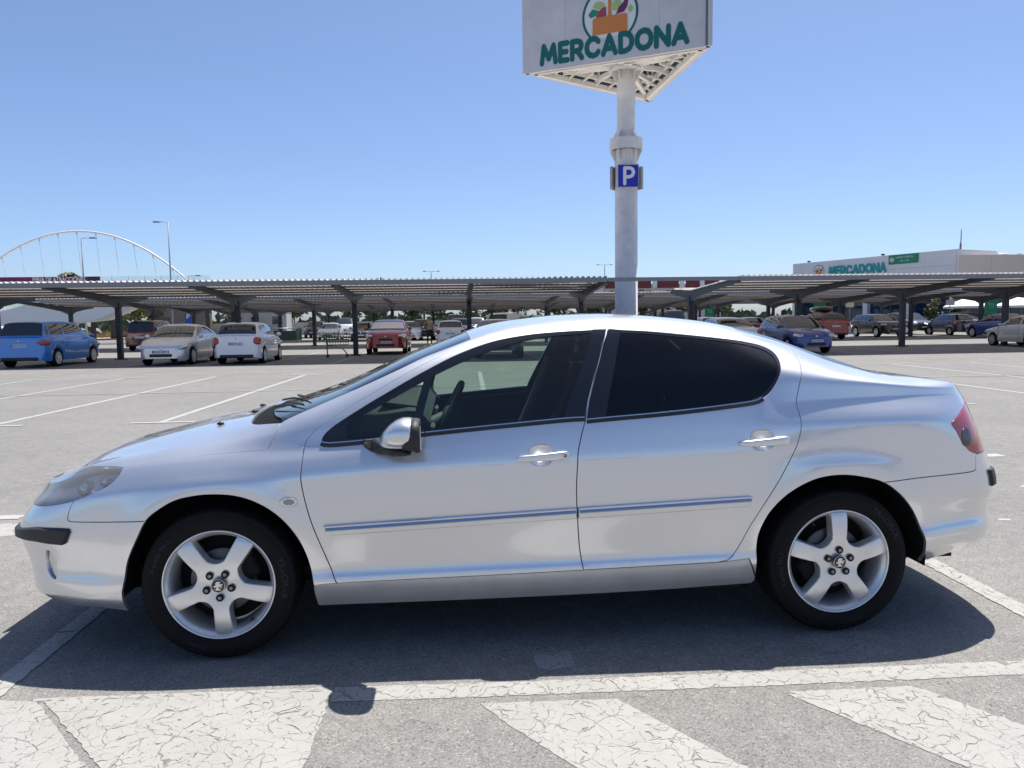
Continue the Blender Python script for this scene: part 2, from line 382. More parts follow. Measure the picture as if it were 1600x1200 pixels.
def panel(loops, off=0.0, inset=0.0027, h=0.02, depth=0.014, edge=0.0012, step=0.012):
    """Trim the body surface to the loops (outer first, then holes); returns verts, normals, faces."""
    lps = []
    for k, lp in enumerate(loops):
        lp = resample(lp, step); lps.append(inset_loop(lp, inset if k == 0 else -abs(inset)*0.4))
    pts = []; edges = []; poly = []
    for lp in lps:
        o = len(pts); pts += lp; edges += [(o+i, o+(i+1) % len(lp)) for i in range(len(lp))]; poly.append(lp)
    xs = [p[0] for p in lps[0]]; ys = [p[1] for p in lps[0]]
    # vectorised inside test on a grid
    gx = np.arange(min(xs)+h/2, max(xs), h); gy = np.arange(min(ys)+h/2, max(ys), h)
    X, Y = np.meshgrid(gx, gy, indexing='ij'); X, Y = X.ravel(), Y.ravel(); ins = np.zeros(len(X), bool)
    for lp in lps:
        A = np.array(lp); B = np.roll(A, -1, 0)
        for (x0, y0), (x1, y1) in zip(A, B):
            if y0 == y1: continue
            c = ((y0 > Y) != (y1 > Y)) & (X < (x1-x0)*(Y-y0)/(y1-y0)+x0); ins ^= c
    X, Y = X[ins], Y[ins]
    allb = np.array(pts); kb = kdtree.KDTree(len(allb))
    for i, p in enumerate(allb): kb.insert((p[0], p[1], 0), i)
    kb.balance()
    inner = [(x, y) for x, y in zip(X, Y) if kb.find((x, y, 0))[2] > h*.45]
    V = [Vector(p) for p in pts+inner]
    v2, e2, f2, ov, oe, of = delaunay_2d_cdt(V, edges, [], 0, 1e-7)
    P = np.array([(v.x, v.y) for v in v2]); F = np.array(f2)
    c = P[F].mean(1); X, Y = c[:, 0], c[:, 1]; ins = np.zeros(len(F), bool)
    for lp in lps:
        A = np.array(lp); B = np.roll(A, -1, 0)
        for (x0, y0), (x1, y1) in zip(A, B):
            if y0 == y1: continue
            q = ((y0 > Y) != (y1 > Y)) & (X < (x1-x0)*(Y-y0)/(y1-y0)+x0); ins ^= q
    F = F[ins]
    p3 = bil(G3, P[:, 0], P[:, 1]); n3 = bil(GN, P[:, 0], P[:, 1]); n3 /= np.linalg.norm(n3, axis=1, keepdims=True)
    p3 = p3+n3*off
    verts = [Vector(p) for p in p3]; nors = [Vector(p) for p in n3]; faces = []
    for a, b, c_ in F:
        nn = (verts[b]-verts[a]).cross(verts[c_]-verts[a]); faces.append((int(a), int(b), int(c_)) if nn.dot(nors[a]) > 0 else (int(a), int(c_), int(b)))
    if depth > 0:
        for k, lp in enumerate(lps):
            n = len(lp); ar = sum(lp[i][0]*lp[(i+1) % n][1]-lp[(i+1) % n][0]*lp[i][1] for i in range(n)); sg = (1 if ar > 0 else -1)*(1 if k == 0 else -1)
            A = np.array(lp); q3 = bil(G3, A[:, 0], A[:, 1]); m3 = bil(GN, A[:, 0], A[:, 1])
            base = len(verts); ok = []
            for i in range(n):
                p = Vector(q3[i]); nn = Vector(m3[i]).normalized(); t = Vector(q3[(i+1) % n])-Vector(q3[i-1])
                ov_ = t.cross(nn)*sg
                ov_ = ov_.normalized() if ov_.length > 1e-9 else nn.orthogonal()
                p = p+nn*off; r2 = p+ov_*edge-nn*edge*1.2
                verts += [p, r2, r2-nn*depth]; nors += [(nn*1.2+ov_).normalized(), (ov_+nn*.15).normalized(), ov_]
            for i in range(n):
                j = (i+1) % n
                if on_mid(lp[i]) and on_mid(lp[j]): continue
                for r in range(2):
                    a, b, c_, d = base+i*3+r, base+j*3+r, base+j*3+r+1, base+i*3+r+1
                    nn = (verts[b]-verts[a]).cross(verts[d]-verts[a])
                    faces.append((a, b, c_, d) if nn.dot(nors[base+i*3+2]) > 0 else (d, c_, b, a))
    return verts, nors, faces
def panel_obj(name, parts, mat, parent, both=False, side=-1):
    """Link a panel; both joins it with its mirror image, side=1 gives the far-side twin."""
    vs, ns, fs = [], [], []
    for v, n, f in parts:
        for sg in ((-1, 1) if both else (side,)):
            o = len(vs); k = -1 if sg == 1 else 1
            vs += [(p[0], p[1]*k, p[2]) for p in v]; ns += [(p[0], p[1]*k, p[2]) for p in n]
            fs += [tuple(i+o for i in (q if k == 1 else q[::-1])) for q in f]
    me = bpy.data.meshes.new(name); me.from_pydata(vs, [], fs); me.polygons.foreach_set('use_smooth', [True]*len(fs))
    me.materials.append(mat); me.update(); me.normals_split_custom_set_from_vertices(ns)
    o = bpy.data.objects.new(name, me); COL.objects.link(o); o.parent = parent; return o
def seg(pts, step=0.012, smooth=True):
    """Side-view curve (x,z) -> surface parameters."""
    p = smooth_poly([(x, z, 0) for x, z in pts], step=step) if smooth and len(pts) > 2 else [(x, z, 0) for x, z in pts]
    return side_ab([(q[0], q[1]) for q in p])
def a_of(x, b, lo=0.0, hi=None):
    aa = np.linspace(0, LU, 3000); xx = bil(G3, aa, np.full(3000, b))[:, 0]; return float(aa[int(np.argmin(np.abs(xx-x)))])
def xb(pts):
    """Curve on the upper body from (x, b) pairs, smoothed."""
    p = [(a_of(x, b), b, 0) for x, b in pts]
    p = smooth_poly(p, step=.015); return [(min(max(q[0], 0), LU), min(q[1], LT)) for q in p]
def rnd_loop(c, rx, rz, n=24, pw=2.0):
    return [(c[0]+rx*math.copysign(abs(math.cos(t))**(2/pw), math.cos(t)), c[1]+rz*math.copysign(abs(math.sin(t))**(2/pw), math.sin(t))) for t in [2*math.pi*i/n for i in range(n)]]

# materials of the car
def car_paint(name, col, rough=.38, metal=.85, dust=0.0, sharp=0.0):
    if name in MATS: return MATS[name]
    m, n, l, b = _newmat(name)
    b.inputs['Base Color'].default_value = (*col, 1); b.inputs['Metallic'].default_value = metal
    b.inputs['Coat Weight'].default_value = 1.0; b.inputs['Coat Roughness'].default_value = .02; b.inputs['Coat IOR'].default_value = 1.62
    tc = n.new('ShaderNodeTexCoord'); nz = n.new('ShaderNodeTexNoise'); nz.inputs['Scale'].default_value = 2.3; nz.inputs['Detail'].default_value = 8
    nz.inputs['Roughness'].default_value = .7
    mr = n.new('ShaderNodeMapRange'); mr.inputs[3].default_value = rough-.05; mr.inputs[4].default_value = rough+.07
    l.new(tc.outputs['Object'], nz.inputs[0]); l.new(nz.outputs[0], mr.inputs[0]); l.new(mr.outputs[0], b.inputs['Roughness'])
    # faint film of dust, and the slight waviness of pressed panels in the lacquer
    mr2 = n.new('ShaderNodeMapRange'); mr2.inputs[1].default_value = .42; mr2.inputs[2].default_value = .75
    mr2.inputs[3].default_value = .0; mr2.inputs[4].default_value = .05+dust; l.new(nz.outputs[0], mr2.inputs[0]); l.new(mr2.outputs[0], b.inputs['Coat Roughness'])
    nw = n.new('ShaderNodeTexNoise'); nw.inputs['Scale'].default_value = 5.0; nw.inputs['Detail'].default_value = 1.5
    bp = n.new('ShaderNodeBump'); bp.inputs['Strength'].default_value = .06; bp.inputs['Distance'].default_value = .006
    l.new(tc.outputs['Object'], nw.inputs[0]); l.new(nw.outputs[0], bp.inputs['Height']); l.new(bp.outputs[0], b.inputs['Coat Normal'])
    # second lobe: the flakes that lie level mirror almost sharply, the others scatter
    if sharp > 0:
        b2 = n.new('ShaderNodeBsdfPrincipled'); b2.inputs['Base Color'].default_value = (*col, 1); b2.inputs['Metallic'].default_value = 1.0; b2.inputs['Roughness'].default_value = .12
        b2.inputs['Coat Weight'].default_value = 1.0; b2.inputs['Coat IOR'].default_value = 1.6; l.new(bp.outputs[0], b2.inputs['Coat Normal'])
        mx = n.new('ShaderNodeMixShader'); mx.inputs[0].default_value = sharp
        l.new(b.outputs[0], mx.inputs[1]); l.new(b2.outputs[0], mx.inputs[2]); l.new(mx.outputs[0], n['Material Output'].inputs[0])
    return m
M_SILVER = car_paint('silver_paint', (.78, .785, .80), .40, .75, sharp=.30)
M_SILL = pmat('sill_dusty', (.56, .555, .55), .45, .55, .15, .3, var=.14, vscale=3.5)
M_BLACK = pmat('black_plastic', (.012, .012, .013), .45, bump=.15, bscale=400)
M_TRIM = pmat('black_trim', (.022, .022, .024), .55, bump=.2, bscale=300)
M_GLOSSBLK = pmat('gloss_black', (.008, .008, .011), .08, 0, .6)
M_SHELL = pmat('dark_shell', (.006, .006, .007), .9)
M_CHROME = pmat('chrome', (.75, .76, .78), .12, 1.0)
M_RUBBER = pmat('tyre_rubber', (.0075, .0075, .008), .8, spec=.25, bump=.12, bscale=180, var=.3, vscale=12)
M_ALLOY = pmat('alloy', (.80, .80, .80), .32, .70, .35, .15, var=.06, vscale=14)
M_NUT = pmat('lug_steel', (.30, .29, .28), .45, .9)
M_DISC = pmat('brake_steel', (.16, .15, .15), .5, .9, var=.3, vscale=25)
M_GLASS = gmat('side_glass', (.62, .74, .68), 1.5, dirt=.012)
M_WSGLASS = gmat('windscreen_glass', (.60, .73, .68), 1.5, dirt=.015)
M_PRIV = gmat('privacy_glass', (.030, .034, .036), 1.5)
M_LENS = gmat('clear_lens', (.93, .95, .97), 1.49, rough=.03, dirt=.22)
M_REFL = pmat('reflector', (.70, .71, .72), .22, .95)
M_RED = pmat('red_lens', (.42, .055, .07), .10, 0, 1.0)
M_SMOKE = pmat('smoked_lens', (.05, .035, .04), .1, 0, .8)
M_FABRIC = pmat('seat_fabric', (.022, .022, .024), .9, var=.2, vscale=30)
M_DASH = pmat('dashboard_plastic', (.045, .052, .052), .6, bump=.2, bscale=300)
M_DASHL = pmat('grey_cabin_plastic', (.16, .17, .17), .5)
M_BULB = pmat('bulb_amber', (.55, .25, .08), .2)

CAR = tag(empty('silver_saloon'), 'silver four-door saloon with dark rear windows, filling the foreground side-on', 'car')

# --- seams and edges, side view (x,z)
ARCH_F = [(-.400, .205), (-.405, .294), (-.396, .335), (-.370, .442), (-.322, .541), (-.281, .617), (-.233, .659), (-.157, .701), (-.074, .719), (.003, .723), (.083, .716), (.156, .694), (.228, .654), (.291, .598), (.343, .523), (.375, .441), (.392, .361), (.399, .316)]
GAP_F = [(.368, .903), (.364, .838), (.361, .775), (.373, .699), (.394, .613), (.423, .524), (.452, .442), (.486, .346), (.494, .326)]
FRAME_F = [(.368, .903), (.380, .934), (.416, .974), (.482, 1.019), (.577, 1.078), (.693, 1.143), (.831, 1.218), (.980, 1.288), (1.133, 1.340), (1.288, 1.373), (1.445, 1.395), (1.601, 1.405), (1.722, 1.409)]
GAP_M = [(1.722, 1.409), (1.688, 1.318), (1.638, 1.187), (1.598, 1.073), (1.580, .999), (1.559, .933), (1.541, .862), (1.536, .798), (1.531, .718), (1.532, .622), (1.543, .454), (1.560, .340)]
FRAME_R = [(1.722, 1.409), (1.913, 1.402), (2.150, 1.375), (2.314, 1.353), (2.44, 1.331), (2.535, 1.308), (2.582, 1.283), (2.595, 1.258), (2.586, 1.219)]
GAP_R = [(2.586, 1.219), (2.559, 1.155), (2.536, 1.08), (2.530, 1.042), (2.535, .990), (2.533, .939), (2.518, .882), (2.499, .838), (2.463, .773), (2.415, .694), (2.363, .615), (2.307, .522), (2.264, .435), (2.235, .388), (2.205, .362), (2.155, .352)]
SILLTOP = [(2.155, .352), (1.56, .340), (1.246, .334), (.85, .328), (.494, .322), (.399, .316)]
HL_LOW = [(-.846, .651), (-.77, .660), (-.691, .673), (-.600, .696), (-.511, .732), (-.453, .760), (-.418, .794), (-.409, .826)]
BF = [(-.600, .696), (-.618, .662), (-.627, .630), (-.623, .612), (-.608, .609), (-.45, .611), (-.281, .617)]
HOODSEAM = [(-.409, .826), (-.204, .855), (.009, .880), (.212, .894)]
ARCH_R = [(2.345, .245), (2.336, .33), (2.335, .430), (2.348, .497), (2.385, .573), (2.449, .641), (2.531, .692), (2.615, .722), (2.716, .731), (2.818, .717), (2.905, .691), (2.985, .635), (3.055, .554), (3.099, .474), (3.127, .396), (3.142, .333), (3.140, .288)]
LAMP_F = [(3.395, 1.012), (3.345, .992), (3.296, .966), (3.252, .940), (3.273, .907), (3.305, .856), (3.347, .812), (3.395, .793)]
RB = [(3.385, .790), (3.383, .735), (3.370, .717), (3.241, .710), (3.054, .702), (2.905, .691)]
WIN_F_TOP = [(.441, .919), (.447, .946), (.489, .987), (.588, 1.050), (.733, 1.133), (.880, 1.212), (1.030, 1.283), (1.183, 1.335), (1.338, 1.363), (1.493, 1.376), (1.700, 1.384)]
WIN_F_BOT = [(1.576, 1.000), (1.491, .997), (1.314, .984), (1.120, .969), (.850, .946), (.640, .923), (.477, .912), (.441, .919)]
WIN_R_TOP = [(1.722, 1.384), (1.905, 1.373), (2.062, 1.357), (2.220, 1.339), (2.342, 1.322), (2.435, 1.300), (2.478, 1.273), (2.487, 1.236), (2.472, 1.186), (2.445, 1.136), (2.411, 1.094), (2.376, 1.070)]
WIN_R_BOT = [(2.376, 1.070), (2.328, 1.053), (2.153, 1.034), (1.927, 1.014), (1.703, .999), (1.584, .990)]
s_archf, s_gapf, s_framef, s_gapm, s_framer, s_gapr = map(seg, (ARCH_F, GAP_F, FRAME_F, GAP_M, FRAME_R, GAP_R))
s_silltop, s_hllow, s_bf, s_hoodseam, s_archr, s_lampf, s_rb = map(seg, (SILLTOP, HL_LOW, BF, HOODSEAM, ARCH_R, LAMP_F, RB))
rv = lambda s: s[::-1]
near = lambda s, x, i=0: min(range(len(s)), key=lambda k: abs(bil(G3, s[k][0], s[k][1])[0]-x))
_if = near(s_archf[8:], -.281)+8
s_archf = [s_archf[0]]+s_archf[1:]
i_bf = min(range(len(s_archf)), key=lambda k: (s_archf[k][0]-s_bf[-1][0])**2+(s_archf[k][1]-s_bf[-1][1])**2)
i_rb = min(range(len(s_archr)), key=lambda k: (s_archr[k][0]-s_rb[-1][0])**2+(s_archr[k][1]-s_rb[-1][1])**2)
hl_i = min(range(len(s_hllow)), key=lambda k: (s_hllow[k][0]-s_bf[0][0])**2+(s_hllow[k][1]-s_bf[0][1])**2)
bump_f_bot = [(s_archf[0][0]-.004, 0.0), (0.0, 0.0)]
# nose: inner end of the lamp and leading edge of the bonnet
HLIN = (UK[1]+.06, TK[5]+.035); HLTOP = [(UK[1]+.05, TK[7]-.006), (UK[2], TK[7]+.002), (UK[3], TK[7]+.006)]
s_hltop = [(q[0], q[1]) for q in smooth_poly([(*p, 0) for p in HLTOP]+[(*p, 0) for p in seg([(-.622, .809), (-.529, .824), (-.44, .829)], smooth=False)], step=.015)]+[s_hllow[-1]]
fb = [(0.0, TK[5]+.05), (UK[1]*.5, TK[5]+.05), HLIN]+s_hllow[:hl_i]+s_bf+rv(s_archf[:i_bf])+bump_f_bot
FOG = smooth_poly([(-.742, .476, 0), (-.716, .463, 0), (-.700, .429, 0), (-.699, .389, 0), (-.706, .353, 0), (-.728, .360, 0), (-.749, .385, 0), (-.755, .425, 0)], closed=True, step=.01)
s_fog = side_ab([(p[0], p[1]) for p in FOG])
front_bumper = panel_obj('front_bumper', [panel([fb, s_fog])], M_SILVER, CAR, both=True)
hl = [HLIN]+s_hllow+rv(s_hltop)
hood_front = [(0.0, TK[5]+.05), (UK[1]*.5, TK[5]+.05), HLIN]
C_COWL = xb([(.150, TK[9]-.012), (.112, TK[9]+.04), (.080, TK[9]+.12), (.052, TK[10]), (.035, (TK[10]+LT)/2), (.03, LT)])
s_cowl = seg([(.212, .894), (.237, .951), (.256, .998)])
hood = hood_front+s_hltop+s_hoodseam+s_cowl[1:]+C_COWL
hood = hood+[(a, LT) for a in np.linspace(C_COWL[-1][0], 0, 30)[1:]]
panel_obj('hood', [panel([hood], h=.025)], M_SILVER, CAR, both=True)
s_wse = seg([(.258, 1.001), (.310, 1.026), (.421, 1.072), (.589, 1.141), (.758, 1.215), (.879, 1.270), (1.002, 1.315), (1.096, 1.349)])
C_WSB = s_wse[:1]+xb([(.248, TK[9]-.004), (.225, TK[9]+.05), (.185, TK[9]+.13), (.145, TK[10]), (.125, (TK[10]+LT)/2), (.12, LT)])
b_ws = s_wse[-1][1]
C_WST = xb([(1.09, b_ws), (1.082, TK[10]), (1.074, LT)])
C_RE = xb([(1.09, b_ws), (1.3, TK[9]+.03), (1.75, TK[9]+.04), (2.1, TK[9]+.05), (2.38, TK[9]+.075)])
C_RR = xb([(2.38, TK[9]+.075), (2.40, TK[10]), (2.42, LT)])
C_CP = xb([(2.38, TK[9]+.075), (2.6, TK[9]+.085), (2.85, TK[9]+.085), (3.03, TK[9]+.05)])
C_RG = xb([(3.03, TK[9]+.05), (3.08, TK[10]), (3.10, LT)])
C_TK = xb([(3.03, TK[9]+.05), (3.09, TK[9]+.015), (3.2, TK[9]+.004), (3.33, TK[9]+.004)])+[(UK[16], TK[9]-.01)]
_m = lambda s, e: s+[(a, LT) for a in np.linspace(s[-1][0], e, 24)[1:]]
M_COWL = pmat('cowl_plastic', (.004, .004, .004), .8, spec=.15)
panel_obj('cowl', [panel([s_cowl[-1:]+C_WSB+[(C_COWL[-1][0], LT)]+rv(C_COWL)], off=-.012, inset=-.004, depth=0)], M_COWL, CAR, both=True)
ws = C_WSB+[(a, LT) for a in np.linspace(C_WSB[-1][0], C_WST[-1][0], 24)[1:]]+rv(C_WST)[1:]+rv(s_wse)
panel_obj('windscreen', [panel([ws], off=-.002, inset=.001, h=.04, depth=.004)], M_WSGLASS, CAR, both=True)
panel_obj('windscreen_frit', [panel([ws, inset_loop(resample(ws, .012), .022)], off=-.0065, inset=0, depth=0)], M_BLACK, CAR, both=True)
roof = C_RE+C_RR[1:]+[(a, LT) for a in np.linspace(C_RR[-1][0], C_WST[-1][0], 40)[1:]]+rv(C_WST)[1:]
panel_obj('roof', [panel([roof], h=.035, inset=.0012)], M_SILVER, CAR, both=True)
rg = C_CP+C_RG[1:]+[(a, LT) for a in np.linspace(C_RG[-1][0], C_RR[-1][0], 24)[1:]]+rv(C_RR)[1:]
panel_obj('rear_window', [panel([rg], off=-.002, inset=.001, h=.04, depth=.004)], M_PRIV, CAR, both=True)
LID_IN = UK[16]+.10
tl = C_TK+[(LID_IN-.02, TK[7]), (LID_IN, TK[5]+.03), (LID_IN+.04, TK[5]-.02), (LU, TK[5]-.02)]+[(LU, b) for b in np.linspace(TK[5]-.02, LT, 24)[1:]]+[(a, LT) for a in np.linspace(LU, C_RG[-1][0], 24)[1:]]+rv(C_RG)[1:]
panel_obj('trunk_lid', [panel([tl], h=.025)], M_SILVER, CAR, both=True)
TL_OUT = [(UK[16]+.02, TK[6]+.085), (LID_IN-.025, TK[6]+.06), (LID_IN, TK[5]+.03), (LID_IN+.02, TK[5]-.015)]
tail = rv(s_lampf)+TL_OUT[:3]+[(LID_IN-.01, TK[5]-.012)]
rbump = s_rb+s_archr[i_rb+1:]+[(s_archr[-1][0]+.004, 0.0), (LU, 0.0)]+[(LU, b) for b in np.linspace(0, TK[5]-.02, 14)[1:]]+[(LID_IN+.04, TK[5]-.02), (LID_IN-.01, TK[5]-.014), s_lampf[-1]]
panel_obj('rear_bumper', [panel([rbump])], M_SILVER, CAR, both=True)

def cup_loop(c, rx=.055, rz=.047): return side_ab(rnd_loop(c, rx, rz, 28, 2.2))
CUPS = {'front': (1.379, .851), 'rear': (2.357, .893)}
fender = s_hllow[hl_i:][::-1]+s_bf+s_archf[i_bf+1:]+rv([p for p in s_silltop if p[0] >= s_archf[-1][0]-1e-4 and p[0] <= s_gapf[-1][0]])+rv(s_gapf)+side_ab([(.212, .894)])+rv(s_hoodseam)[1:-1]
fdoor = s_gapf[::-1]+s_framef[1:]+s_gapm[1:]+[p for p in s_silltop if s_gapf[-1][0] < p[0] < s_gapm[-1][0]]
rdoor = rv(s_gapm)+s_framer[1:]+s_gapr[1:]+[p for p in s_silltop if p[0] > s_gapm[-1][0]+.01][1:]
s_winf = seg(WIN_F_TOP)+seg(WIN_F_BOT)[0:-1]
s_winr = seg(WIN_R_TOP)+seg(WIN_R_BOT)[1:]
# the pillar side of each opening is kept just inside the door edge
GL_F = seg([(.548, .936), (.556, .996), (.637, 1.044), (.773, 1.117), (.94, 1.203), (1.122, 1.280), (1.309, 1.334), (1.436, 1.357), (1.562, 1.366), (1.645, 1.370)])+seg([(1.486, 1.004), (1.314, .991), (1.120, .976), (.850, .953), (.64, .932)])
GL_R = seg([(1.778, 1.369), (1.905, 1.362), (2.062, 1.346), (2.220, 1.328), (2.342, 1.311), (2.425, 1.290), (2.463, 1.266), (2.472, 1.236), (2.458, 1.188), (2.431, 1.142), (2.40, 1.106), (2.368, 1.083)])+seg([(2.325, 1.066), (2.153, 1.046), (1.927, 1.026), (1.667, 1.006)])
side_panel = s_cowl+s_wse[1:]+C_RE[1:]+C_CP[1:]+C_TK[1:]+[(UK[16]+.012, TK[7]-.01)]+s_lampf+s_rb[1:]+rv(s_archr[3:i_rb])+side_ab([(2.30, .366), (2.205, .356)])+rv(s_gapr)[2:]+rv(s_framer)[1:]+rv(s_framef)[1:]
sill = s_silltop+side_ab([(.397, .29)])+[(s_archf[-1][0]+.004, .012), (s_archf[-1][0]+.01, 0.0)]+[(s_archr[0][0]-.012, 0.0)]+s_archr[0:3]+side_ab([(2.30, .366), (2.205, .356)])
P_F = {}
P_F['fender'] = panel([fender]); P_F['front_door'] = panel([fdoor, s_winf, cup_loop(CUPS['front'])])
P_F['rear_door'] = panel([rdoor, s_winr, cup_loop(CUPS['rear'])]); P_F['side_panel'] = panel([side_panel], inset=.0018)
P_F['sill'] = panel([sill], off=-.004, h=.025)
P_F['headlight'] = panel([hl], off=.001, inset=.001, depth=.01); P_F['tail_light'] = panel([tail], off=.002, inset=.001, depth=.02)
pil_f = [p for p in s_winf if bil(G3, p[0], p[1])[0] > 9]
def quad_s(pts): return side_ab([(x, z) for x, z in resample(pts, .03)])
PIL_F = [(1.652, 1.385), (1.713, 1.385), (1.684, 1.318), (1.634, 1.187), (1.594, 1.073), (1.576, .997), (1.480, .990), (1.50, 1.045), (1.58, 1.215)]
PIL_R = [(1.728, 1.386), (1.782, 1.381), (1.745, 1.27), (1.705, 1.14), (1.672, 1.025), (1.664, .998), (1.584, .991), (1.602, 1.073), (1.642, 1.187), (1.692, 1.318)]
P_F['pillar_f'] = panel([side_ab(PIL_F)], off=.0012, inset=0, depth=.006); P_F['pillar_r'] = panel([side_ab(PIL_R)], off=.0012, inset=0, depth=.006)
P_F['frame_f'] = panel([s_winf, GL_F], off=-.004, inset=-.004, depth=.004); P_F['frame_r'] = panel([s_winr, GL_R], off=-.004, inset=-.004, depth=.004)
P_F['glass_f'] = panel([GL_F], off=-.007, inset=-.006, h=.05, depth=0); P_F['glass_r'] = panel([GL_R], off=-.007, inset=-.006, h=.05, depth=0)
P_F['divider'] = panel([side_ab([(.818, .945), (.852, .950), (.892, 1.10), (.918, 1.20), (.885, 1.192), (.858, 1.10)])], off=-.003, inset=0, depth=.01)
_sh = [(0.0, 0.0), (0.0, TK[5]+.02), (HLIN[0]-.02, HLIN[1]-.02)]+[(a, b-.016) for a, b in s_hllow[::4]]+[(s_hllow[-1][0]+.02, s_hllow[-1][1]+.02), (UK[5]+.05, TK[8])]+[(UK[6]+.12, TK[9]-.02)]+s_wse[3:]+C_RE[1:]+C_CP[1:]+C_TK[1:]+[(UK[16]+.05, TK[6]), (LU, TK[6]), (LU, 0.0)]
def grow(s, d): return inset_loop(resample(s, .012), -d)
_arf = side_ab([(x*1.04, .33+(z-.33)*1.05) for x, z in ARCH_F[1:]]); _arr = side_ab([(2.725+(x-2.725)*1.04, .33+(z-.33)*1.05) for x, z in ARCH_R[1:]])
_shell = [p for p in _sh]
i0 = (_arf[0][0], 0.0); i1 = (_arf[-1][0], 0.0); j0 = (_arr[0][0], 0.0); j1 = (_arr[-1][0], 0.0)
_shell = _sh+[j1]+_arr[::-1]+[j0, i1]+_arf[::-1]+[i0]
P_F['shell'] = panel([_shell, grow(s_winf, -.004), grow(s_winr, -.004), cup_loop(CUPS['front'], .064, .056), cup_loop(CUPS['rear'], .064, .056)], off=-.016, inset=0, h=.04, depth=0)
strip_f = smooth_poly([(-.99, .556, 0), (-.94, .552, 0)], step=.02)
STRIP = [(UK[1]+.10, TK[4]+.028), (UK[2]-.05, TK[4]+.022), (UK[2]+.05, TK[4]+.02)]+side_ab([(-.80, .568), (-.742, .572), (-.67, .5755), (-.622, .576), (-.616, .566), (-.638, .520), (-.652, .5135), (-.72, .514), (-.783, .517)])+[(UK[2]+.04, TK[4]-.035), (UK[2]-.05, TK[4]-.032), (UK[1]+.10, TK[4]-.030)]
P_F['fstrip'] = panel([STRIP], off=.018, inset=.006, depth=.016, edge=.009)
RSTRIP = [(UK[15]+.085, TK[5]-.115), (UK[16]-.01, TK[5]-.118), (UK[17], TK[5]-.118), (UK[17], TK[4]-.002), (UK[16]-.01, TK[4]-.002), (UK[15]+.09, TK[4]+.004)]
P_F['rstrip'] = panel([RSTRIP], off=.014, inset=0, depth=.018, edge=.006)
def rub(x0, x1, top, bot, r0=0, r1=0): return side_ab(resample([(x0, top(x0)), (x1, top(x1)), (x1-r1, bot(x1)), (x0+r0, bot(x0))], .03))
_tp = lambda x: .574+(x-.454)*.0405 if x < 1.536 else .6175+(x-1.536)*.036
_bt = lambda x: _tp(x)-.039+(0 if x > .6 else .004)
P_F['rub_f'] = panel([rub(.454, 1.526, _tp, _bt, .036, 0)], off=.015, inset=0, depth=.018, edge=.005)
P_F['rub_r'] = panel([rub(1.540, 2.302, _tp, _bt, 0, .016)], off=.015, inset=0, depth=.018, edge=.005)
_b2 = lambda x: _tp(x)-.012
P_F['ins_f'] = panel([rub(.462, 1.524, lambda x: _tp(x)+.001, _b2, .004, 0)], off=.0185, inset=0, depth=.010, edge=.005)
P_F['ins_r'] = panel([rub(1.542, 2.298, lambda x: _tp(x)+.001, _b2, 0, .004)], off=.0185, inset=0, depth=.010, edge=.005)
M_INSERT = pmat('bright_insert', (.55, .57, .62), .14, 1.0)
HL_BASE = panel([inset_loop(resample(hl, .012), .004)], off=-.05, inset=0, depth=0)
FOGL = panel([inset_loop(resample(s_fog, .01), .003)], off=-.012, inset=0, depth=0)

def sweep(name, pts_xz, off, prof, mat, parent, side):
    """A thin moulding along a side-view curve; prof = (along normal, up) outline."""
    ab = seg(pts_xz, step=.02); A = np.array(ab); p3 = bil(G3, A[:, 0], A[:, 1]); n3 = bil(GN, A[:, 0], A[:, 1]); mb = MB(); n = len(prof); vs = []
    for i in range(len(ab)):
        t = Vector(p3[min(i+1, len(ab)-1)]-p3[max(i-1, 0)]).normalized(); nn = Vector(n3[i]).normalized(); u = nn.cross(t).normalized()
        if u.z < 0: u = -u
        for a, b in prof:
            p = Vector(p3[i])+nn*(off+a)+u*b; vs.append((p.x, p.y*(-side), p.z))
    fs = [(i*n+k, i*n+(k+1) % n, (i+1)*n+(k+1) % n, (i+1)*n+k) for i in range(len(ab)-1) for k in range(n)]
    fs += [tuple(range(n)), tuple(range(len(vs)-1, len(vs)-n-1, -1))]
    mb.add(vs, fs); return mb.build(name, mat, parent)

def ring_shape(mb, secs, n=20, pw=2.4, side=-1):
    """Loft superellipse sections (x, y, z, ry, rz)."""
    vs = []
    for x, y, z, ry, rz in secs:
        for k in range(n):
            t = 2*math.pi*k/n; c, s = math.cos(t), math.sin(t)
            vs.append((x, (y+ry*math.copysign(abs(c)**(2/pw), c))*(-side), z+rz*math.copysign(abs(s)**(2/pw), s)))
    fs = [(i*n+k, i*n+(k+1) % n, (i+1)*n+(k+1) % n, (i+1)*n+k) for i in range(len(secs)-1) for k in range(n)]
    if side == -1: fs = [f[::-1] for f in fs]
    mb.add(vs, fs, True); o = len(mb.v)-len(vs)
    mb.f.append(tuple(range(o, o+n))); mb.sm.append(False); mb.mi.append(mb.cur)
    mb.f.append(tuple(range(o+len(vs)-n, o+len(vs)))[::-1]); mb.sm.append(False); mb.mi.append(mb.cur)

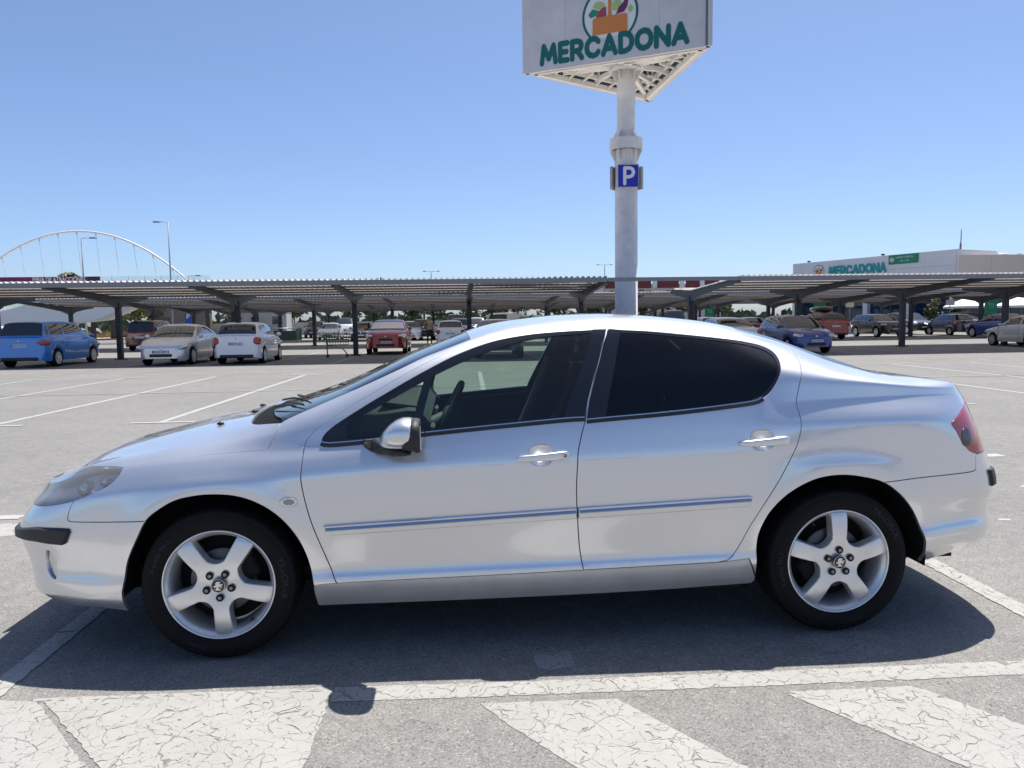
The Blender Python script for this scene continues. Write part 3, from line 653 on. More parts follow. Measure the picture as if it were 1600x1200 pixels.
for sd in (-1, 1):
    nm = lambda n: n
    fen = panel_obj('fender', [P_F['fender']], M_SILVER, CAR, side=sd)
    fd = panel_obj('front_door', [P_F['front_door']], M_SILVER, CAR, side=sd)
    rd = panel_obj('rear_door', [P_F['rear_door']], M_SILVER, CAR, side=sd)
    panel_obj('side_panel', [P_F['side_panel']], M_SILVER, CAR, side=sd)
    panel_obj('sill', [P_F['sill']], M_SILL, CAR, side=sd)
    panel_obj('body_shell', [P_F['shell']], M_SHELL, CAR, side=sd)
    panel_obj('pillar_trim', [P_F['pillar_f']], M_GLOSSBLK, fd, side=sd); panel_obj('pillar_trim', [P_F['pillar_r']], M_GLOSSBLK, rd, side=sd)
    panel_obj('window_frame', [P_F['frame_f'], P_F['divider']], M_GLOSSBLK, fd, side=sd); panel_obj('window_frame', [P_F['frame_r']], M_GLOSSBLK, rd, side=sd)
    panel_obj('window', [P_F['glass_f']], M_GLASS, fd, side=sd); panel_obj('window', [P_F['glass_r']], M_PRIV, rd, side=sd)
    panel_obj('rub_strip', [P_F['rub_f']], M_SILVER, fd, side=sd); panel_obj('rub_strip', [P_F['rub_r']], M_SILVER, rd, side=sd)
    for dr_, x0_, x1_ in ((fd, .458, 1.525), (rd, 1.541, 2.300)):
        sweep('strip_insert', [(x, _tp(x)-.008) for x in np.linspace(x0_, x1_, 14)], .0, [(.004, .011), (.0125, .008), (.0215, -.008), (.0215, -.012), (.004, -.012)], M_INSERT, dr_, sd)
    panel_obj('bumper_strip', [P_F['fstrip']], M_TRIM, front_bumper, side=sd)
    panel_obj('bumper_strip', [P_F['rstrip']], M_TRIM, CAR.children[[c.name for c in CAR.children].index('rear_bumper')], side=sd)
    # lamps
    h = panel_obj('headlight', [P_F['headlight']], M_LENS, CAR, side=sd)
    panel_obj('lamp_back', [HL_BASE], pmat('lamp_silver', (.80, .84, .90), .30, .2), h, side=sd)
    mb = MB()
    for (x, z, r) in ((-.605, .757, .040), (-.497, .786, .028)):
        p = bil(G3, *side_ab([(x, z)])[0]); q = Vector(bil(GN, *side_ab([(x, z)])[0])).normalized(); c_ = Vector(p)-q*(.010+r)
        mb = MB(); mb.ico((c_.x, c_.y*(-sd), c_.z), r, 2); mb.build('projector', M_REFL, h)
    tlt = panel_obj('tail_light', [P_F['tail_light']], M_RED, CAR, side=sd)
    panel_obj('lamp_eye', [panel([side_ab(rnd_loop((3.330, .873), .028, .040, 20))], off=.0045, inset=0, depth=.004, edge=.003)], M_SMOKE, tlt, side=sd)
    fg = panel_obj('fog_light', [FOGL], M_REFL, front_bumper, side=sd)
    # side repeater
    panel_obj('side_repeater', [panel([side_ab(rnd_loop((.309, .682), .036, .019, 24))], off=.004, inset=0, depth=.006, edge=.003)], M_CHROME, fen, side=sd)
    panel_obj('repeater_lens', [panel([side_ab(rnd_loop((.311, .682), .022, .011, 20))], off=.0062, inset=0, depth=.002)], pmat('repeater_lens', (.35, .34, .33), .15, .2, .5), fen, side=sd)
    # window mouldings: black seal with a bright line on top
    for door, crv in ((fd, WIN_F_BOT), (rd, WIN_R_BOT)):
        sweep('window_seal', crv, .001, [(-.006, -.012), (.004, -.012), (.004, .004), (-.006, .004)], M_BLACK, door, sd)
        sweep('bright_moulding', crv, .001, [(-.004, .004), (.004, .004), (.004, .009), (-.004, .009)], M_CHROME, door, sd)
    # door handles in their cups
    for door, c, key in ((fd, CUPS['front'], 1), (rd, CUPS['rear'], 0)):
        p = bil(G3, *side_ab([c])[0]); nn = Vector(bil(GN, *side_ab([c])[0])).normalized(); y0 = p[1]
        mb = MB(); vs = []; K_, N_ = 6, 28
        lp = rnd_loop(c, .055, .047, N_, 2.2); ab = np.array(side_ab(lp)); e3 = bil(G3, ab[:, 0], ab[:, 1])
        for r in range(K_+1):
            f = 1-r/K_*.98; dpt = .022*(1-f**2.2)**.8
            for k in range(N_):
                q = Vector(p)+(Vector(e3[k])-Vector(p))*f-nn*dpt; vs.append((q.x, q.y*(-sd), q.z))
        fs = [(r*N_+k, r*N_+(k+1) % N_, (r+1)*N_+(k+1) % N_, (r+1)*N_+k) for r in range(K_) for k in range(N_)]
        if sd == -1: fs = [f[::-1] for f in fs]
        mb.add(vs, fs, True); mb.build('handle_cup', M_SILVER, door)
        mb = MB(); secs = []
        x0, x1 = c[0]-.107, c[0]+.123
        for i in range(15):
            t = i/14; x = x0+(x1-x0)*t; yy = bil(G3, *side_ab([(x, c[1])])[0])[1]
            hz = (.0125+(.0195-.0125)*t)*(1-.55*abs(2*t-1)**14); out = .024-.012*abs(2*t-1)**3
            secs.append((x, yy-out, c[1]-.013+.013*t+(.002 if key else 0), .0105*(1-.4*abs(2*t-1)**14), hz))
        ring_shape(mb, secs, 20, 3.2, sd); mb.build('door_handle', M_SILVER, door)
        if key:
            xk = c[0]+.100; yk = bil(G3, *side_ab([(xk, c[1])])[0])[1]
            mb = MB(); mb.lathe([(.009, 0), (.009, -.003), (.0065, -.0035), (.006, -.002), (.001, -.002)], 18, 'y', (xk, (yk-.0265)*(-sd), c[1]+.001))
            mb.build('door_lock', M_NUT, door)
    # wing mirror
    wm = empty('wing_mirror'); wm.parent = CAR
    mb = MB(); ring_shape(mb, [(.702, -.955, .940, .012, .010), (.708, -.962, .944, .040, .022), (.722, -.970, .952, .062, .034), (.745, -.978, .963, .080, .048), (.772, -.984, .972, .090, .058), (.80, -.988, .977, .095, .063), (.825, -.989, .977, .096, .063), (.842, -.989, .975, .094, .061)], 28, 2.6, sd)
    mb.build('mirror_cap', M_SILVER, wm)
    mb = MB(); ring_shape(mb, [(.80, -.989, .925, .088, .010), (.838, -.989, .970, .097, .066), (.855, -.989, .966, .097, .069), (.868, -.989, .964, .093, .067), (.872, -.989, .964, .087, .061)], 28, 3.0, sd)
    ring_shape(mb, [(.66, -.845, .915, .03, .02), (.70, -.87, .905, .05, .025), (.75, -.91, .893, .075, .022), (.80, -.94, .893, .075, .016), (.83, -.955, .896, .07, .012)], 20, 2.4, sd)
    # foot on the door
    ab = side_ab(resample([(.622, .926), (.628, .905), (.655, .887), (.69, .876), (.74, .870), (.795, .870), (.797, .925)], .02)); v, n_, f = panel([ab], off=.012, inset=0, depth=.014, edge=.006)
    k = -1 if sd == 1 else 1
    mb.add([(p[0], p[1]*k, p[2]) for p in v], [q if k == 1 else q[::-1] for q in f], True)
    ring_shape(mb, [(.668, -.870, .900, .025, .020), (.70, -.880, .893, .036, .020), (.74, -.892, .889, .044, .018), (.78, -.90, .889, .044, .017), (.798, -.90, .891, .04, .015)], 20, 2.6, sd)
    mb.build('mirror_housing', M_TRIM, wm)
    mb = MB(); mb.box((.8735, .989*sd, .965), (.002, .15, .10)); mb.build('mirror_glass', pmat('mirror_silver', (.8, .82, .85), .02, 1), wm)
# wheel-arch liners and underside
for wx in (0, 2.725):
    for sd in (-1, 1):
        mb = MB(); n = 28; prof = []
        for k in range(n+1):
            t = R(-7)+R(199 if wx else 196)*k/n; prof.append((wx+.425*math.cos(t), .335+.425*math.sin(t)))
        vs = [(x, y*(-sd)*-1, z) for y in (.845, .50) for x, z in prof]; m = n+1
        mb.add(vs, [(i, i+1, m+i+1, m+i) for i in range(n)], True)
        mb.add([(x, .50*sd, z) for x, z in prof], [tuple(range(m))]); mb.build('arch_liner', M_SHELL, CAR)
mb = MB(); mb.box((1.36, 0, .26), (4.3, 1.0, .10)); mb.box((1.36, 0, .245), (1.86, 1.62, .07)); mb.box((-.62, 0, .30), (.42, 1.25, .10)); mb.box((3.24, 0, .40), (.36, 1.10, .08))
mb.box((.55, -.70, .205), (.06, .04, .03)); mb.box((2.08, -.74, .215), (.10, .04, .03))
mb.build('underside', M_SHELL, CAR)
panel_obj('grille', [panel([[(0.0, TK[3]-.01), (UK[1]*.9, TK[3]-.005), (UK[1]+.10, TK[3]+.03), (UK[1]+.06, TK[4]-.06), (0.0, TK[4]-.05)]], off=.003, inset=0, depth=.006)], M_BLACK, CAR, both=True)
for zz in (.425, .455, .485):
    mb = MB(); A_ = np.linspace(0, UK[1]+.04, 10); q3 = [bil(G3, a, TK[3]+(zz-.40)/(.53-.40)*(TK[4]-TK[3])*.9) for a in A_]
    pts = [(p[0]-.001, p[1], p[2]) for p in q3]; mb.tube([(x, -y, z) for x, y, z in pts[::-1]][:-1]+pts, .006, 6); mb.build('grille_bar', M_TRIM, CAR)
mb = MB(); mb.box((-.990, 0, .60), (.012, .52, .11)); npl = mb.build('number_plate', pmat('number_plate_white', (.70, .71, .72), .4), CAR)
mb = MB(); mb.box((3.652, 0, .80), (.012, .52, .11)); mb.build('number_plate', pmat('number_plate_white', (.70, .71, .72), .4), CAR)
# cabin
mb = MB()
dash = [(.16, .98), (.30, 1.005), (.50, 1.015), (.66, 1.015), (.80, 1.035), (.86, 1.03), (.90, .98), (.86, .86), (.80, .70), (.78, .45), (.2, .45)]
mb.prism(dash, 'y', -.70, .70); mb.box((1.15, 0, .52), (.9, .26, .22), bev=.03)
mb.box((.76, -.38, 1.045), (.20, .34, .05), Matrix.Rotation(R(8), 3, 'Y'), bev=.02)
mb.build('dashboard', M_DASH, CAR)
for yy in (-.64, -.10, .10, .64):
    mb = MB(); mb.box((.905, yy, .93), (.02, .13, .075), Matrix.Rotation(R(15), 3, 'Y'), bev=.008); mb.build('air_vent', M_DASHL, CAR)
mb = MB(); mb.box((.92, 0, .80), (.03, .24, .16), Matrix.Rotation(R(-18), 3, 'Y'), bev=.01); mb.build('dashboard_trim', M_DASHL, CAR)
sw = empty('steering_wheel', (.965, -.37, .955)); sw.parent = CAR
rot = Matrix.Rotation(R(-64), 3, 'Y')
mb = MB(); mb.tube([rot @ Vector((.19*math.cos(t), .19*math.sin(t), 0)) for t in [2*math.pi*k/40 for k in range(40)]], .0165, 10, closed=True); mb.build('wheel_rim', pmat('wheel_leather', (.03, .03, .032), .42), sw)
mb = MB(); mb.lathe([(.001, .02), (.05, .025), (.075, .005), (.078, -.03), (.04, -.07)], 24); mb.box((.10, 0, -.005), (.19, .05, .02), bev=.006); mb.box((-.06, .10, -.005), (.07, .14, .02), bev=.006); mb.box((-.06, -.10, -.005), (.07, .14, .02), bev=.006)
mb.v = [tuple(rot @ Vector(v)) for v in mb.v]; mb.build('wheel_hub', M_DASH, sw)
mb = MB(); mb.tube([(.965, -.37, .955), (.75, -.37, .86)], .04, 12); mb.build('steering_column', M_DASH, CAR)
def seat(x, y, w, parent, name):
    e = empty(name, (x, y, 0)); e.parent = parent
    b = MB(); b.box((-.02, 0, .50), (.52, w, .16), Matrix.Rotation(R(-6), 3, 'Y'), bev=.05); b.build('cushion', M_FABRIC, e)
    b = MB(); secs = []
    for i in range(11):
        t = i/10; secs.append((.20+.26*t+.02*math.sin(3*t), .58+.62*t, w*(.50-.10*t**2), .075-.02*t))
    vs = []
    for xx, zz, hw, th in secs:
        for cx, cy in ((-1, -.85), (-1, .85), (-.6, 1), (.7, 1), (1, .8), (1, -.8), (.7, -1), (-.6, -1)): vs.append((xx+cx*th, cy*hw, zz-cx*th*.3))
    b.add(vs, [(i*8+k, i*8+(k+1) % 8, (i+1)*8+(k+1) % 8, (i+1)*8+k) for i in range(10) for k in range(8)]+[tuple(range(80, 88))], True); b.build('backrest', M_FABRIC, e)
    b = MB(); b.box((.50, 0, 1.285), (.10, .27, .16), Matrix.Rotation(R(14), 3, 'Y'), bev=.04); b.tube([(.475, -.06, 1.16), (.49, -.06, 1.24)], .007, 6); b.tube([(.475, .06, 1.16), (.49, .06, 1.24)], .007, 6); b.build('headrest', M_FABRIC, e)
    return e
seat(1.22, -.37, .50, CAR, 'front_seat'); seat(1.16, .37, .50, CAR, 'front_seat')
mb = MB(); mb.box((2.20, 0, .52), (.52, 1.30, .20), bev=.06); mb.box((2.52, 0, .86), (.20, 1.30, .62), Matrix.Rotation(R(18), 3, 'Y'), bev=.06)
for yy in (-.42, 0, .42): mb.box((2.62, yy, 1.20), (.09, .25, .13), bev=.03)
mb.build('rear_seat', M_FABRIC, CAR)
mb = MB(); mb.box((1.4, 0, .33), (2.6, 1.44, .04)); mb.build('cabin_floor', M_SHELL, CAR)
for sd in (-1, 1):
    mb = MB(); pts = [(.42, .895), (.85, .93), (1.54, .985), (1.54, .40), (.50, .40)]
    mb.prism(pts, 'y', .735*sd-.012, .735*sd+.012)
    mb.box((1.10, .70*sd, .78), (.70, .06, .05), bev=.02); mb.box((.95, .715*sd, .88), (.12, .03, .04), bev=.012)
    mb.build('door_trim', pmat('door_card', (.035, .037, .042), .65), CAR)
    mb = MB(); mb.prism([(1.58, .98), (2.35, 1.04), (2.3, .5), (1.58, .40)], 'y', .735*sd-.012, .735*sd+.012); mb.build('door_trim', pmat('door_card', (.035, .037, .042), .65), CAR)
panel_obj('headliner', [panel([[(a, b) for a, b in C_RE]+C_RR[1:]+[(C_WST[-1][0], LT)]+rv(C_WST)[1:]], off=-.03, inset=0, h=.06, depth=0)], pmat('headliner', (.20, .20, .195), .9), CAR, both=True)
mb = MB(); mb.box((.98, 0, 1.255), (.03, .22, .07), Matrix.Rotation(R(-10), 3, 'Y'), bev=.015); mb.tube([(.98, 0, 1.28), (1.02, 0, 1.335)], .012, 8); mb.build('rear_view_mirror', M_BLACK, CAR)
# wipers, washer jets
def srf(x, b, off): 
    a = a_of(x, b); return Vector(bil(G3, a, b))+Vector(bil(GN, a, b)).normalized()*off
for pts, nm in (([(.14, TK[10]+.02, .012), (.24, TK[9]+.17, .018), (.31, TK[9]+.07, .016)], 'wiper'), ([(.12, LT-.05, .012), (.22, TK[10]+.1, .018), (.30, TK[10]-.06, .016)], 'wiper')):
    mb = MB(); p = [srf(*q) for q in pts]; mb.tube(p, [.006, .005, .004], 6); q0, q1 = srf(pts[0][0]+.08, pts[0][1], .013), srf(pts[2][0]+.03, pts[2][1]-.0, .013); mb.bar(q0, q1, .008, .010); mb.build(nm, M_BLACK, CAR)
for x, b in ((-.10, TK[10]-.05), (.02, LT-.22)):
    p = srf(x, b, .006); mb = MB(); mb.ico(p, .017, 1, (1.2, .8, .55)); mb.build('washer_jet', M_BLACK, CAR)
p = srf(-.10, TK[10]-.05, .006); mb = MB(); mb.ico((p.x, -p.y, p.z), .017, 1, (1.2, .8, .55)); mb.build('washer_jet', M_BLACK, CAR)
# ------------------------------------------------------------------ wheels
def warp_text(txt, size, fn, bold=0.0):
    """Built-in lettering converted to mesh and bent by fn(x,y)->3-D."""
    cu = bpy.data.curves.new('lettering', 'FONT'); cu.body = txt; cu.size = size; cu.align_x = 'CENTER'; cu.resolution_u = 3; cu.offset = bold
    o = bpy.data.objects.new('lettering', cu); COL.objects.link(o); dg = bpy.context.evaluated_depsgraph_get()
    me = bpy.data.meshes.new_from_object(o.evaluated_get(dg)); vs = [fn(v.co.x, v.co.y) for v in me.vertices]; fs = [tuple(p.vertices) for p in me.polygons]
    bpy.data.objects.remove(o); bpy.data.curves.remove(cu); bpy.data.meshes.remove(me); return vs, fs
def cdt_fill(loops, h=None):
    pts = []; ed = []
    for lp in loops:
        o = len(pts); pts += lp; ed += [(o+i, o+(i+1) % len(lp)) for i in range(len(lp))]
    nb = len(pts)
    if h:
        xs = [p[0] for p in pts]; ys = [p[1] for p in pts]
        for x in np.arange(min(xs), max(xs), h):
            for y in np.arange(min(ys), max(ys), h):
                if sum(inpoly(x, y, lp) for lp in loops) % 2 and min((x-q[0])**2+(y-q[1])**2 for q in pts[:nb]) > (h*.5)**2: pts.append((x, y))
    v, e, f, *_ = delaunay_2d_cdt([Vector(p) for p in pts], ed, [], 0, 1e-8)
    out = []
    for t in f:
        cx = sum(v[i].x for i in t)/len(t); cy = sum(v[i].y for i in t)/len(t)
        if sum(inpoly(cx, cy, lp) for lp in loops) % 2: out.append(tuple(t))
    return [(p.x, p.y) for p in v], out

def wheel_meshes():
    W = {}
    # tyre: lathe about y, outer face at negative y
    prof = [(.228, .012), (.236, -.006), (.247, -.014), (.262, -.021), (.276, -.0235), (.288, -.022), (.300, -.017), (.3105, -.009), (.3115, -.0095), (.318, -.002), (.3245, .012), (.3275, .026), (.329, .042)]
    tread = []
    for k in range(4):
        y0 = .052+k*.036; tread += [(.329, y0), (.322, y0+.002), (.322, y0+.008), (.329, y0+.010)]
    prof = prof+tread+[(.329, .19)]+[(r, .215-y) for r, y in reversed(prof[:13])]
    mb = MB(); mb.lathe(prof, 96, 'y')
    # shoulder blocks
    for k in range(72):
        a = 2*math.pi*k/72; c, s = math.cos(a), math.sin(a)
        r1, r2 = .3245, .3305; d = .006
        vs = []
        for rr, yy in ((r1, .006), (r2, .030), (r2-.012, .030), (r1-.012, .006)):
            for q in (-1, 1): vs.append((rr*c-q*d*s, yy, rr*s+q*d*c))
        mb.add(vs, [(0, 1, 3, 2), (0, 2, 4, 6), (1, 7, 5, 3)])
    W['tyre'] = mb.mesh('tyre', M_RUBBER)
    mb = MB()
    def arc(a0, r0):
        def f(x, y):
            r = r0+y; a = R(a0)-x/r0; yy = -.0243+max(0, (r-.276))**2*16+max(0, .276-r)**2*12; return (r*math.cos(a), yy-.0007, r*math.sin(a))
        return f
    for txt, sz, a0 in (('TRACMAX', .036, 5), ('X-privilo TX-1', .026, 150), ('215/55R17', .018, 250)):
        mb = MB(); vs, fs = warp_text(txt, sz, arc(a0, .268)); mb.add(vs, fs); W.setdefault('letters', []).append(mb.mesh('sidewall_lettering', pmat('raised_rubber', (.024, .024, .026), .65)))
    # rim barrel and lip
    mb = MB(); mb.lathe([(.232, .010), (.2375, .000), (.2375, -.006), (.2345, -.0095), (.2305, -.0085), (.2285, -.003), (.2265, .001), (.220, .006), (.212, .018), (.205, .036), (.201, .055), (.198, .09), (.200, .16), (.225, .19)], 96, 'y')
    # star of five spokes
    N = 5; lp = []
    for k in range(N):
        a = 2*math.pi*k/N; d = Vector((math.cos(a), math.sin(a))); t = Vector((-d.y, d.x)); a2 = 2*math.pi*(k+1)/N; d2 = Vector((math.cos(a2), math.sin(a2))); t2 = Vector((-d2.y, d2.x))
        bis = (d+d2).normalized()
        lp += [tuple(d*.2235*math.cos(q)+t*.2235*math.sin(q)) for q in np.linspace(-.157, .157, 7)]
        for r, hw in ((.205, .0345), (.18, .0335), (.155, .0322), (.130, .0308)): lp.append(tuple(d*r+t*hw))
        p0 = d*.106+t*.0298; p2 = d2*.106-t2*.0298; c = bis*.076
        for q in np.linspace(0, 1, 9): lp.append(tuple(p0*(1-q)**2+c*2*q*(1-q)+p2*q*q))
        for r, hw in ((.130, .0308), (.155, .0322), (.18, .0335), (.205, .0345)): lp.append(tuple(d2*r-t2*hw))
    v2, f2 = cdt_fill([lp], .013)
    def yf(x, z):
        r = math.hypot(x, z); a = math.atan2(z, x) % (2*math.pi/N); a = min(a, 2*math.pi/N-a); off = abs(r*math.sin(a))
        y = -.004-.012*math.exp(-((r-.135)/.075)**2)
        if r < .075: y += .006*(1-r/.075)
        y += .0028*(min(1, off/.037))**4
        if r > .20: y += (r-.20)**2*9
        return y
    vs = [(x, yf(x, z), z) for x, z in v2]; fs = []
    for t in f2:
        a, b, c = (Vector(vs[i]) for i in t); fs.append(t if (b-a).cross(c-a).y < 0 else t[::-1])
    mb.add(vs, fs, True)
    n = len(lp); L2 = []
    for i in range(n):
        ax, ay = lp[i-1]; bx, by = lp[(i+1) % n]; tx, ty = bx-ax, by-ay; q = math.hypot(tx, ty); L2.append((ty/q, -tx/q))
    rings = []
    for o, dp in ((0, 0), (.0022, .0016), (.0035, .005), (.006, .032), (.006, .05)):
        ring = []
        for (x, z), (nx, nz) in zip(lp, L2):
            r = math.hypot(x, z); oo = o if r < .219 else o*.0
            ring.append((x+nx*oo, yf(x, z)+dp, z+nz*oo))
        rings.append(ring)
    for q in range(4):
        vs = rings[q]+rings[q+1]; mb.add(vs, [(i, (i+1) % n, n+(i+1) % n, n+i) for i in range(n)], q < 2)
    W['rim'] = mb.mesh('rim', M_ALLOY)
    mb = MB(); mb.lathe([(.040, .060), (.135, .060), (.140, .063), (.140, .075), (.06, .08), (.055, .03), (.001, .03)], 64, 'y'); W['disc'] = mb.mesh('brake_disc', M_DISC)
    mb = MB(); mb.box((.105, .075, .06), (.07, .06, .12), Matrix.Rotation(R(-28), 3, 'Y'), bev=.012); mb.lathe([(.001, .12), (.195, .12), (.195, .13)], 32, 'y'); W['cal'] = mb.mesh('brake_caliper', M_SHELL)
    mb = MB(); mb.lathe([(.0001, -.0195), (.027, -.0195), (.0295, -.018), (.0305, -.010), (.0305, .0)], 40, 'y'); W['cap'] = mb.mesh('hub_cap', M_GLOSSBLK)
    # rampant beast on the cap, as a simple relief
    mb = MB(); lion = [(-.35, -.95), (-.05, -.75), (-.15, -.35), (-.55, -.60), (-.75, -.35), (-.45, -.05), (-.70, .30), (-.55, .70), (-.20, .85), (.10, .95), (.15, .70), (-.05, .55), (.20, .45), (.60, .70), (.80, .55), (.45, .25), (.75, .10), (.70, -.15), (.35, -.05), (.10, -.10), (.30, -.40), (.70, -.45), (.75, -.75), (.40, -.70), (.15, -.95)]
    v2, f2 = cdt_fill([[(x*.0215, z*.0215) for x, z in lion]]); vs = [(x, -.0205, z) for x, z in v2]
    mb.add(vs, [t if (Vector(vs[t[1]])-Vector(vs[t[0]])).cross(Vector(vs[t[2]])-Vector(vs[t[0]])).y < 0 else t[::-1] for t in f2])
    mb.lathe([(.0275, -.0197), (.0285, -.0203), (.0295, -.0190)], 40, 'y'); W['emb'] = mb.mesh('emblem', M_CHROME)
    mb = MB(); mb.cur = 0; mb.lathe([(.0158, -.0125), (.0165, -.0150), (.0158, -.0165), (.0140, -.0125), (.0001, -.0122)], 24, 'y'); mb.cur = 1
    mb.lathe([(.0085, -.0122), (.0085, -.0175), (.0075, -.0185), (.005, -.0182), (.0001, -.017)], 6, 'y', smooth=False)
    W['nut'] = mb.mesh('lug_nut', [M_BLACK, M_NUT])
    mb = MB(); mb.tube([(0, .02, 0), (0, -.002, 0), (0, -.008, 0)], [.0045, .0045, .003], 10); W['valve'] = mb.mesh('valve', M_BLACK)
    return W
WM = wheel_meshes()
def put(name, me, parent, loc=(0, 0, 0), rot=(0, 0, 0)):
    o = bpy.data.objects.new(name, me); COL.objects.link(o); o.parent = parent; o.location = loc; o.rotation_euler = rot; return o
def add_wheel(x, sd, ang, twist):
    w = empty('wheel', (x, .862*sd, .328)); w.parent = CAR; w.rotation_euler = (0, 0, math.pi if sd == 1 else 0)
    ry = (0, -R(ang), 0)
    t = put('tyre', WM['tyre'], w); [put('sidewall_lettering', q, w, rot=(0, -R(twist), 0)) for q in WM['letters']]; put('rim', WM['rim'], w, rot=ry); put('brake_disc', WM['disc'], w); put('brake_caliper', WM['cal'], w, rot=(0, R(180 if x > 1 else 0), 0))
    put('hub_cap', WM['cap'], w, rot=ry); put('emblem', WM['emb'], w, rot=(0, R(25), 0))
    for k in range(5):
        a = R(ang+72*k); put('lug_nut', WM['nut'], w, (.054*math.cos(a), 0, .054*math.sin(a)))
    a = R(ang+36); put('valve', WM['valve'], w, (.205*math.cos(a-R(2)), .004, .205*math.sin(a-R(2))))
add_wheel(0, -1, -86, 0); add_wheel(2.725, -1, 90, 35); add_wheel(0, 1, 40, 0); add_wheel(2.725, 1, 10, 0)
# ------------------------------------------------------------------ ground and painted markings
def asphalt_mat():
    m, n, l, b = _newmat('asphalt')
    tc = n.new('ShaderNodeTexCoord'); g = tc.outputs['Object']
    def noise(sc, det=4, rough=.6): 
        q = n.new('ShaderNodeTexNoise'); q.inputs['Scale'].default_value = sc; q.inputs['Detail'].default_value = det; q.inputs['Roughness'].default_value = rough; l.new(g, q.inputs[0]); return q.outputs[0]
    def ramp(src, pts):
        r = n.new('ShaderNodeValToRGB'); l.new(src, r.inputs[0]); e = r.color_ramp.elements
        e[0].position, e[0].color = pts[0][0], (*pts[0][1], 1); e[1].position, e[1].color = pts[-1][0], (*pts[-1][1], 1)
        for p, c in pts[1:-1]: x = e.new(p); x.color = (*c, 1)
        return r.outputs[0]
    def mix(f, a, b_, mode='MIX'):
        x = n.new('ShaderNodeMix'); x.data_type = 'RGBA'; x.blend_type = mode
        for s, v in ((0, f), (6, a), (7, b_)):
            if hasattr(v, 'links') or hasattr(v, 'is_linked'): l.new(v, x.inputs[s])
            elif s == 0: x.inputs[0].default_value = v
            else: x.inputs[s].default_value = (*v, 1)
        return x.outputs[2]
    # stones: each Voronoi cell a pebble of its own tone, dark binder between them
    v = n.new('ShaderNodeTexVoronoi'); v.inputs['Scale'].default_value = 150; l.new(g, v.inputs[0])
    sep = n.new('ShaderNodeSeparateColor'); l.new(v.outputs['Color'], sep.inputs[0])
    stone = ramp(sep.outputs[0], [(0, (.095, .094, .091)), (.14, (.178, .176, .171)), (.60, (.226, .222, .215)), (.92, (.268, .262, .252)), (1, (.345, .337, .323))])
    ve = n.new('ShaderNodeTexVoronoi'); ve.feature = 'DISTANCE_TO_EDGE'; ve.inputs['Scale'].default_value = 150; l.new(g, ve.inputs[0])
    gap = ramp(ve.outputs['Distance'], [(0, (1, 1, 1)), (.10, (0, 0, 0))])
    col = mix(gap, stone, (.160, .157, .152))
    fine = ramp(noise(420, 2), [(.35, (.87, .87, .87)), (.65, (1.11, 1.11, 1.11))]); col = mix(1.0, col, fine, 'MULTIPLY')
    med = ramp(noise(9, 5), [(.3, (.86, .86, .87)), (.7, (1.10, 1.095, 1.08))]); col = mix(1.0, col, med, 'MULTIPLY')
    big = ramp(noise(.45, 6, .65), [(.3, (.87, .865, .86)), (.7, (1.10, 1.085, 1.05))]); col = mix(1.0, col, big, 'MULTIPLY')
    # old oil drips and tyre scuffs
    sp = ramp(noise(2.3, 7, .72), [(.63, (1, 1, 1)), (.73, (.74, .74, .74))]); col = mix(1.0, col, sp, 'MULTIPLY')
    l.new(col, b.inputs['Base Color']); b.inputs['Roughness'].default_value = .88; b.inputs['Specular IOR Level'].default_value = .35
    bp = n.new('ShaderNodeBump'); bp.inputs['Strength'].default_value = .28; bp.inputs['Distance'].default_value = .003
    l.new(ve.outputs['Distance'], bp.inputs['Height']); l.new(bp.outputs[0], b.inputs['Normal'])
    return m
